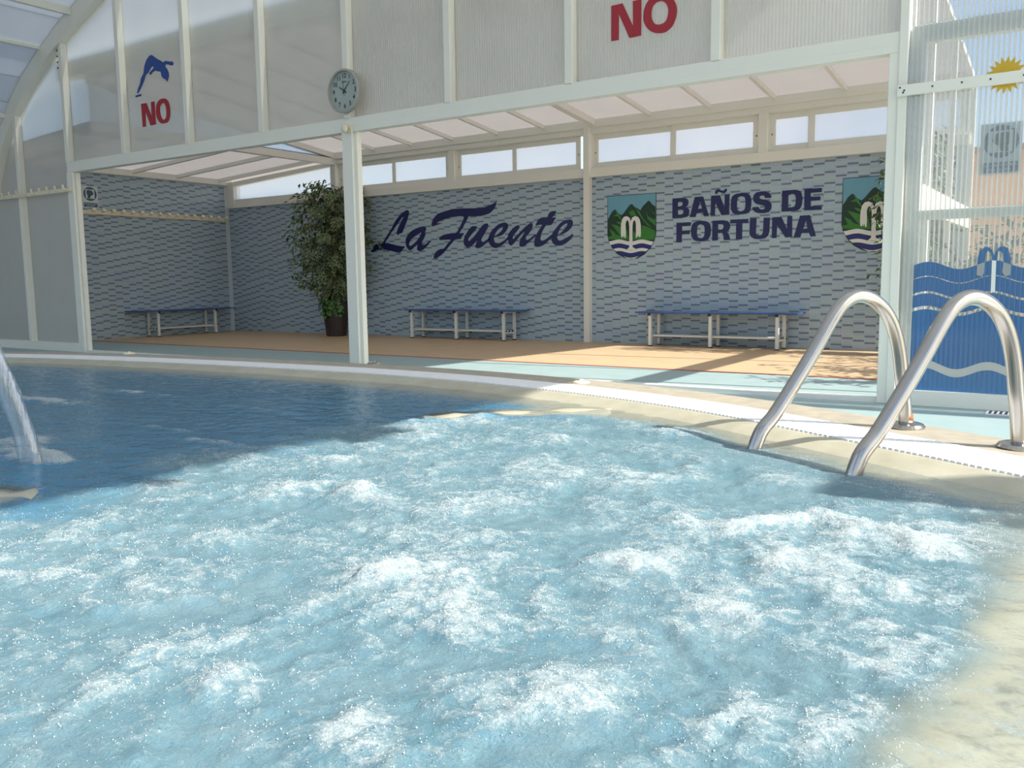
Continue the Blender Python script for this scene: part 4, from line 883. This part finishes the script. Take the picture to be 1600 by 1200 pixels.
def seg_dist(seg):
    best = np.full_like(GX, 9.0)
    for (ax_, ay_), (cx_, cy_) in zip(seg[:-1], seg[1:]):
        tt_ = np.clip(((GX - ax_) * (cx_ - ax_) + (GYY - ay_) * (cy_ - ay_)) / ((cx_ - ax_) ** 2 + (cy_ - ay_) ** 2), 0, 1)
        best = np.minimum(best, np.hypot(GX - ax_ - tt_ * (cx_ - ax_), GYY - ay_ - tt_ * (cy_ - ay_)))
    return best
SEGS = (((-1.85, -2.72), (-2.3, -3.15), (-2.42, -3.28)), ((-2.68, -5.15), (-2.78, -5.27), (-2.9, -5.4)))
AER *= np.clip((seg_dist(SEGS[0]) - 0.075 + wob * 0.30) / 0.07, 0, 1) * np.clip((seg_dist(SEGS[1]) - 0.10 + wob * 0.25) / 0.08, 0, 1)
AER2 = np.clip(AER, 0, 1)
# churning surface
wx_ = fbm(GX * 2.3, GYY * 2.3, 21, 3) - 0.5; wy_ = fbm(GX * 2.3, GYY * 2.3, 31, 3) - 0.5
b1 = 1 - np.abs(2 * fbm(GX * 3.4 + wx_ * 1.6, GYY * 3.4 + wy_ * 1.6, 41, 2) - 1)
b2 = fbm(GX * 9 + wx_ * 3, GYY * 9 + wy_ * 3, 51, 4, 0.55)
b3 = fbm(GX * 30, GYY * 30, 61, 3, 0.6)
b4 = 1 - np.abs(2 * fbm(GX * 14 + wx_ * 5, GYY * 14, 81, 3) - 1)
crests = [(340,850,.09,.045),(560,775,.10,.04),(500,778,.06,.03),(660,665,.14,.035),(760,655,.16,.03),(1270,815,.10,.04),(1350,840,.12,.035),(1180,830,.12,.03),(830,775,.12,.022),(980,750,.16,.02),(640,900,.13,.028),(585,905,.11,.03),(1080,830,.13,.025),(1250,890,.16,.022),(760,790,.14,.02),(1040,680,.14,.028),(430,770,.12,.02),(1450,860,.10,.03),(690,960,.14,.02),(1000,880,.12,.02),(340,1060,.08,.02),(900,1100,.10,.02),(560,1130,.09,.02),(1150,960,.14,.018),(260,760,.12,.02),(120,880,.12,.02),(870,690,.12,.03),(540,720,.12,.02),(1130,1150,.08,.02)]
H = np.zeros_like(GX); FO = np.zeros_like(GX)
for px, py, r, h in crests:
    p = on_z(px, py, WATZ); ga = np.exp(-(((GX - p.x) ** 2 + (GYY - p.y) ** 2) / (r * 0.75) ** 2)); H += 0.75 * h * ga * (0.35 + 1.1 * b2); FO += 0.55 * ga
near_edge = np.clip(lipd / 0.35, 0.15, 1)
H += AER2 * near_edge * (0.020 * (b1 - 0.6) + 0.020 * (b2 - 0.5) + 0.010 * (b3 - 0.5) + 0.010 * (b4 - 0.7))
# calm deep pool: small crossing ripples
H += (1 - AER2) * np.clip(lipd / 0.2, 0.1, 1) * (0.009 * (fbm(GX * 3.0, GYY * 5.0, 71, 3) - 0.5) + 0.006 * (fbm(GX * 11, GYY * 16, 75, 2) - 0.5))
FO = AER2 * (0.10 + FO + 1.0 * (b2 - 0.5) + 0.45 * (b1 - 0.62) + 0.35 * (b4 - 0.72))
FO += np.where((GX > -0.3) & (GYY < -3.7), 0.9 * (b2 - 0.42) + 0.5 * (b4 - 0.68), 0)
# stray streaks and the splash at the foot of the water jet
for px, py, rx_, ry_, s in ((75, 625, .42, .085, 1.35), (20, 690, .20, .14, 1.35), (75, 722, .08, .06, 1.5), (45, 712, .16, .09, 1.6), (200, 612, .40, .05, 1.0), (420, 640, .30, .03, .8), (330, 690, .30, .04, .9), (540, 590, .25, .025, .7), (470, 625, .2, .02, .7), (250, 668, .25, .03, .6)):
    p = on_z(px, py, WATZ); ga = np.exp(-((GX - p.x) / rx_) ** 2 - ((GYY - p.y) / ry_) ** 2); FO += s * ga * (2.6 * b2 - 0.55); H += 0.015 * ga * b2 * s
Z = WATZ + np.clip(H, -0.06, 0.12)
DEP = np.clip((lipd - 0.0) / 0.12, 0, 1); DEP = np.where((GX > -0.40) & (GYY < -3.84), 0.0, DEP)     # 0 over the shallow lip and ledge, 1 over deep water
for seg in SEGS: DEP = np.minimum(DEP, np.clip((seg_dist(seg) - 0.095) / 0.05, 0, 1))
keep = (lipd > -0.16)
ny, nx = GX.shape
idx = np.arange(ny * nx).reshape(ny, nx)
q = np.stack([idx[:-1, :-1], idx[:-1, 1:], idx[1:, 1:], idx[1:, :-1]], -1)[(keep[:-1, :-1] & keep[1:, :-1] & keep[:-1, 1:] & keep[1:, 1:])]
used = np.unique(q); remap = np.full(ny * nx, -1); remap[used] = np.arange(len(used)); q = remap[q]
co = np.stack([GX.ravel(), GYY.ravel(), Z.ravel()], -1)[used]
me = bpy.data.meshes.new('pool_water'); me.vertices.add(len(co)); me.vertices.foreach_set('co', co.ravel().astype(np.float32))
me.loops.add(q.size); me.loops.foreach_set('vertex_index', q.ravel().astype(np.int32)); me.polygons.add(len(q)); me.polygons.foreach_set('loop_start', np.arange(0, q.size, 4).astype(np.int32)); me.update(calc_edges=True); me.shade_smooth()
for nm, arr in (('aeration', AER2), ('foam', FO), ('depth', DEP)):
    at_ = me.attributes.new(nm, 'FLOAT', 'POINT'); at_.data.foreach_set('value', np.clip(arr.ravel()[used], -1, 2).astype(np.float32))
m, nt, out = nodes_of('water')
LK = nt.links.new
aa = add(nt, 'ShaderNodeAttribute', attribute_name='aeration'); af = add(nt, 'ShaderNodeAttribute', attribute_name='foam'); tc = add(nt, 'ShaderNodeTexCoord')
n1 = add(nt, 'ShaderNodeTexNoise', Scale=26.0, Detail=7.0, Roughness=0.65, Distortion=0.8); n2 = add(nt, 'ShaderNodeTexNoise', Scale=5.0, Detail=4.0, Distortion=0.6); n3 = add(nt, 'ShaderNodeTexNoise', Scale=110.0, Detail=3.0, Roughness=0.6)
n4 = add(nt, 'ShaderNodeTexNoise', Scale=16.0, Detail=4.0, Roughness=0.55)
for n in (n1, n2, n3, n4): LK(tc.outputs['Object'], n.inputs['Vector'])
def math_(op, a, b, clamp=False):
    n = add(nt, 'ShaderNodeMath', operation=op); n.use_clamp = clamp
    for i, v in enumerate((a, b)):
        if isinstance(v, (int, float)): n.inputs[i].default_value = v
        else: LK(v, n.inputs[i])
    return n.outputs[0]
fo_ = math_('ADD', af.outputs['Fac'], math_('MULTIPLY', math_('SUBTRACT', n1.outputs['Fac'], 0.5), 2.3))
fo_ = math_('ADD', fo_, math_('MULTIPLY', math_('SUBTRACT', n3.outputs['Fac'], 0.5), 0.8))
foam = add(nt, 'ShaderNodeMapRange', interpolation_type='SMOOTHSTEP'); foam.inputs['From Min'].default_value = 0.05; foam.inputs['From Max'].default_value = 1.20; LK(fo_, foam.inputs['Value'])
c1 = add(nt, 'ShaderNodeMix', data_type='RGBA'); c1.inputs['A'].default_value = (0.085, 0.19, 0.24, 1); c1.inputs['B'].default_value = (0.20, 0.30, 0.335, 1); LK(n2.outputs['Fac'], c1.inputs['Factor'])
c2 = add(nt, 'ShaderNodeMix', data_type='RGBA'); c2.inputs['B'].default_value = (0.42, 0.485, 0.50, 1); LK(c1.outputs['Result'], c2.inputs['A']); LK(foam.outputs[0], c2.inputs['Factor'])
n5 = add(nt, 'ShaderNodeTexNoise', Scale=190.0, Detail=2.0, Roughness=0.6, Distortion=0.5); LK(tc.outputs['Object'], n5.inputs['Vector'])
spk = add(nt, 'ShaderNodeMapRange', interpolation_type='SMOOTHSTEP'); spk.inputs['From Min'].default_value = 0.56; spk.inputs['From Max'].default_value = 0.70; LK(n5.outputs['Fac'], spk.inputs['Value'])
spf = math_('MULTIPLY', spk.outputs[0], math_('ADD', math_('MULTIPLY', foam.outputs[0], 0.85), 0.06), True)
c3 = add(nt, 'ShaderNodeMix', data_type='RGBA'); c3.inputs['B'].default_value = (0.86, 0.90, 0.90, 1); LK(c2.outputs['Result'], c3.inputs['A']); LK(spf, c3.inputs['Factor'])
bu1 = add(nt, 'ShaderNodeBump', Strength=1.0, Distance=0.025); LK(n1.outputs['Fac'], bu1.inputs['Height'])
bu2 = add(nt, 'ShaderNodeBump', Strength=1.0, Distance=0.008); LK(n3.outputs['Fac'], bu2.inputs['Height']); LK(bu1.outputs['Normal'], bu2.inputs['Normal'])
bu3 = add(nt, 'ShaderNodeBump', Strength=0.55, Distance=0.02); LK(n4.outputs['Fac'], bu3.inputs['Height'])
pa = add(nt, 'ShaderNodeBsdfPrincipled', Roughness=0.12, IOR=1.33); LK(c3.outputs['Result'], pa.inputs['Base Color']); LK(bu2.outputs['Normal'], pa.inputs['Normal'])
tp = add(nt, 'ShaderNodeBsdfTransparent'); tp.inputs['Color'].default_value = (0.95, 0.975, 0.975, 1)
dfw = add(nt, 'ShaderNodeBsdfDiffuse'); dfw.inputs['Color'].default_value = (0.035, 0.225, 0.39, 1)
glw = add(nt, 'ShaderNodeBsdfGlossy', Roughness=0.03); LK(bu3.outputs['Normal'], glw.inputs['Normal'])
ge = add(nt, 'ShaderNodeNewGeometry'); vd = add(nt, 'ShaderNodeVectorMath', operation='DOT_PRODUCT'); LK(bu3.outputs['Normal'], vd.inputs[0]); LK(ge.outputs['Incoming'], vd.inputs[1])
fres = math_('ADD', math_('MULTIPLY', math_('POWER', math_('SUBTRACT', 1.0, math_('ABSOLUTE', vd.outputs['Value'], 0.0), True), 5.0), 0.95), 0.02)      # Schlick, the same from both sides
ad = add(nt, 'ShaderNodeAttribute', attribute_name='depth'); x1 = add(nt, 'ShaderNodeMixShader'); LK(math_('ADD', math_('MULTIPLY', ad.outputs['Fac'], 0.80), 0.04), x1.inputs['Fac']); LK(tp.outputs[0], x1.inputs[1]); LK(dfw.outputs[0], x1.inputs[2])
x2 = add(nt, 'ShaderNodeMixShader'); LK(fres, x2.inputs['Fac']); LK(x1.outputs[0], x2.inputs[1]); LK(glw.outputs[0], x2.inputs[2])
mixf = math_('MAXIMUM', math_('ADD', aa.outputs['Fac'], math_('MULTIPLY', math_('SUBTRACT', n1.outputs['Fac'], 0.5), math_('MULTIPLY', aa.outputs['Fac'], 0.8)), True), math_('MULTIPLY', foam.outputs[0], 0.9))
x3 = add(nt, 'ShaderNodeMixShader'); LK(mixf, x3.inputs['Fac']); LK(x2.outputs[0], x3.inputs[1])
dfs = add(nt, 'ShaderNodeBsdfDiffuse'); LK(c3.outputs['Result'], dfs.inputs['Color'])
nmx = add(nt, 'ShaderNodeMix', data_type='VECTOR'); nmx.inputs['Factor'].default_value = 0.55; nmx.inputs['A'].default_value = (0, 0, 1); LK(ge.outputs['Normal'], nmx.inputs['B']); nn_ = add(nt, 'ShaderNodeVectorMath', operation='NORMALIZE'); LK(nmx.outputs['Result'], nn_.inputs[0]); LK(nn_.outputs['Vector'], dfs.inputs['Normal'])      # bubbles scatter light many times, which softens the relief
x4 = add(nt, 'ShaderNodeMixShader'); x4.inputs['Fac'].default_value = 0.45; LK(dfs.outputs[0], x4.inputs[1]); LK(pa.outputs[0], x4.inputs[2]); LK(x4.outputs[0], x3.inputs[2])
LK(x3.outputs[0], out.inputs['Surface'])
me.materials.append(m)
wat = bpy.data.objects.new('pool_water', me); C.objects.link(wat)
tag(wat, 'churning pale aqua whirlpool water running into deep blue pool water', 'water', kind='stuff')

# loose bubbles and droplets riding on the foam
prob = (np.clip(FO + 0.10, 0, 0.9) * np.clip(AER2 * 1.5 + FO - 0.3, 0, 1)).ravel(); prob[~keep.ravel()] = 0
area = np.ones_like(prob); big = (GX.ravel() < -3.25) | (GX.ravel() > 0.1) | (GYY.ravel() < -5.9); prob[big] *= 0.02
prob /= prob.sum(); NB = 42000
pk_ = RNG.choice(len(prob), NB, p=prob)
bp = np.stack([GX.ravel()[pk_], GYY.ravel()[pk_], Z.ravel()[pk_]], -1); bp[:, :2] += RNG.uniform(-0.006, 0.006, (NB, 2)); br2 = np.minimum(RNG.gamma(1.3, 0.00032, NB) + 0.0004, 0.0014); bp[:, 2] += br2 * 0.35 + np.where(RNG.random(NB) < 0.04, RNG.exponential(0.012, NB), 0)
t_ = (1 + 5 ** 0.5) / 2
iv = np.array([(-1, t_, 0), (1, t_, 0), (-1, -t_, 0), (1, -t_, 0), (0, -1, t_), (0, 1, t_), (0, -1, -t_), (0, 1, -t_), (t_, 0, -1), (t_, 0, 1), (-t_, 0, -1), (-t_, 0, 1)]); iv /= np.linalg.norm(iv[0])
it = np.array([(0, 11, 5), (0, 5, 1), (0, 1, 7), (0, 7, 10), (0, 10, 11), (1, 5, 9), (5, 11, 4), (11, 10, 2), (10, 7, 6), (7, 1, 8), (3, 9, 4), (3, 4, 2), (3, 2, 6), (3, 6, 8), (3, 8, 9), (4, 9, 5), (2, 4, 11), (6, 2, 10), (8, 6, 7), (9, 8, 1)])
vv = (bp[:, None, :] + iv[None] * br2[:, None, None]).reshape(-1, 3); tt = (it[None] + 12 * np.arange(NB)[:, None, None]).reshape(-1, 3)
bme = bpy.data.meshes.new('bubbles'); bme.vertices.add(len(vv)); bme.vertices.foreach_set('co', vv.ravel().astype(np.float32)); bme.loops.add(tt.size); bme.loops.foreach_set('vertex_index', tt.ravel().astype(np.int32)); bme.polygons.add(len(tt)); bme.polygons.foreach_set('loop_start', np.arange(0, tt.size, 3).astype(np.int32)); bme.update(calc_edges=True); bme.shade_smooth()
m, nt, out = nodes_of('bubble')
bt = add(nt, 'ShaderNodeBsdfTransparent'); bt.inputs['Color'].default_value = (0.93, 0.97, 0.97, 1); bd = add(nt, 'ShaderNodeBsdfPrincipled', Roughness=0.12); bd.inputs['Base Color'].default_value = (0.80, 0.86, 0.87, 1)
bmx = add(nt, 'ShaderNodeMixShader'); bmx.inputs['Fac'].default_value = 0.6; nt.links.new(bt.outputs[0], bmx.inputs[1]); nt.links.new(bd.outputs[0], bmx.inputs[2]); nt.links.new(bmx.outputs[0], out.inputs['Surface'])
bme.materials.append(m)
bo = bpy.data.objects.new('foam_bubbles', bme); C.objects.link(bo); tag(bo, 'small glinting foam bubbles and droplets on the whirlpool', 'foam', kind='stuff')

# falling jet of water at the left, from a swan-neck spout beyond the frame
m, nt, out = nodes_of('falling_water')
tc = add(nt, 'ShaderNodeTexCoord'); mp = add(nt, 'ShaderNodeMapping'); mp.inputs['Scale'].default_value = (60, 60, 5); nz = add(nt, 'ShaderNodeTexNoise', Scale=1.0, Detail=4.0); nt.links.new(tc.outputs['Object'], mp.inputs['Vector']); nt.links.new(mp.outputs[0], nz.inputs['Vector'])
bm_ = add(nt, 'ShaderNodeBump', Strength=0.8, Distance=0.01); nt.links.new(nz.outputs['Fac'], bm_.inputs['Height'])
tr = add(nt, 'ShaderNodeBsdfTransparent'); tr.inputs['Color'].default_value = (0.80, 0.88, 0.93, 1); gl = add(nt, 'ShaderNodeBsdfGlossy', Roughness=0.06); df = add(nt, 'ShaderNodeBsdfDiffuse'); df.inputs['Color'].default_value = (0.40, 0.48, 0.53, 1)
for n in (gl, df): nt.links.new(bm_.outputs['Normal'], n.inputs['Normal'])
a1 = add(nt, 'ShaderNodeMixShader'); rr = add(nt, 'ShaderNodeMapRange'); rr.inputs['From Min'].default_value = 0.35; rr.inputs['From Max'].default_value = 0.75; rr.inputs['To Min'].default_value = 0.08; rr.inputs['To Max'].default_value = 0.65; nt.links.new(nz.outputs['Fac'], rr.inputs['Value']); nt.links.new(rr.outputs[0], a1.inputs['Fac']); nt.links.new(tr.outputs[0], a1.inputs[1]); nt.links.new(df.outputs[0], a1.inputs[2])
a2 = add(nt, 'ShaderNodeMixShader'); a2.inputs['Fac'].default_value = 0.18; nt.links.new(a1.outputs[0], a2.inputs[1]); nt.links.new(gl.outputs[0], a2.inputs[2]); nt.links.new(a2.outputs[0], out.inputs['Surface'])
JETM = m
jet = MB(); foot = Vector((-3.02, -4.84, WATZ)); dj = Vector((-_r.x, -_r.y, 0)).normalized(); wj = Vector((dj.y, -dj.x, 0)); N = 30; W_ = 10
def arc(t): return foot + dj * (0.30 * t ** 1.25) + Vector((0, 0, 0.95 * t - 0.12 * t * t))
for i in range(N + 1):
    t = i / N; c = arc(t); half = 0.041 - 0.004 * t
    for k in range(W_):
        a = 2 * math.pi * k / W_; wv = 1 + 0.10 * math.sin(5 * t * 6.28 + k * 2.3) * (1 - t)
        jet.v.append(tuple(c + dj * math.cos(a) * half * wv + wj * math.sin(a) * 0.020 * wv))
for i in range(N):
    for k in range(W_): jet.f.append((i * W_ + k, i * W_ + (k + 1) % W_, (i + 1) * W_ + (k + 1) % W_, (i + 1) * W_ + k)); jet.mi.append(0)
jo = jet.build('water_jet', JETM, smooth=True, at=foot); tag(jo, 'sheet of water falling into the pool at the left edge', 'water jet')
top = arc(1.0) + Vector((0, 0, 0.03))
sp = empty('swan_neck_spout', top + dj * 0.5 - Vector((0, 0, 0.8)), 'steel swan-neck spout feeding the falling water', 'spout')
MB().tube(catmull_open([top, top + dj * 0.12 + Vector((0, 0, 0.03)), top + dj * 0.30 + Vector((0, 0, -0.02)), top + dj * 0.42 + Vector((0, 0, -0.2)), top + dj * 0.45 + Vector((0, 0, -0.6)), top + dj * 0.45 + Vector((0, 0, -1.5))], 5), 0.045, 14).build('neck', STEEL, sp, smooth=True)
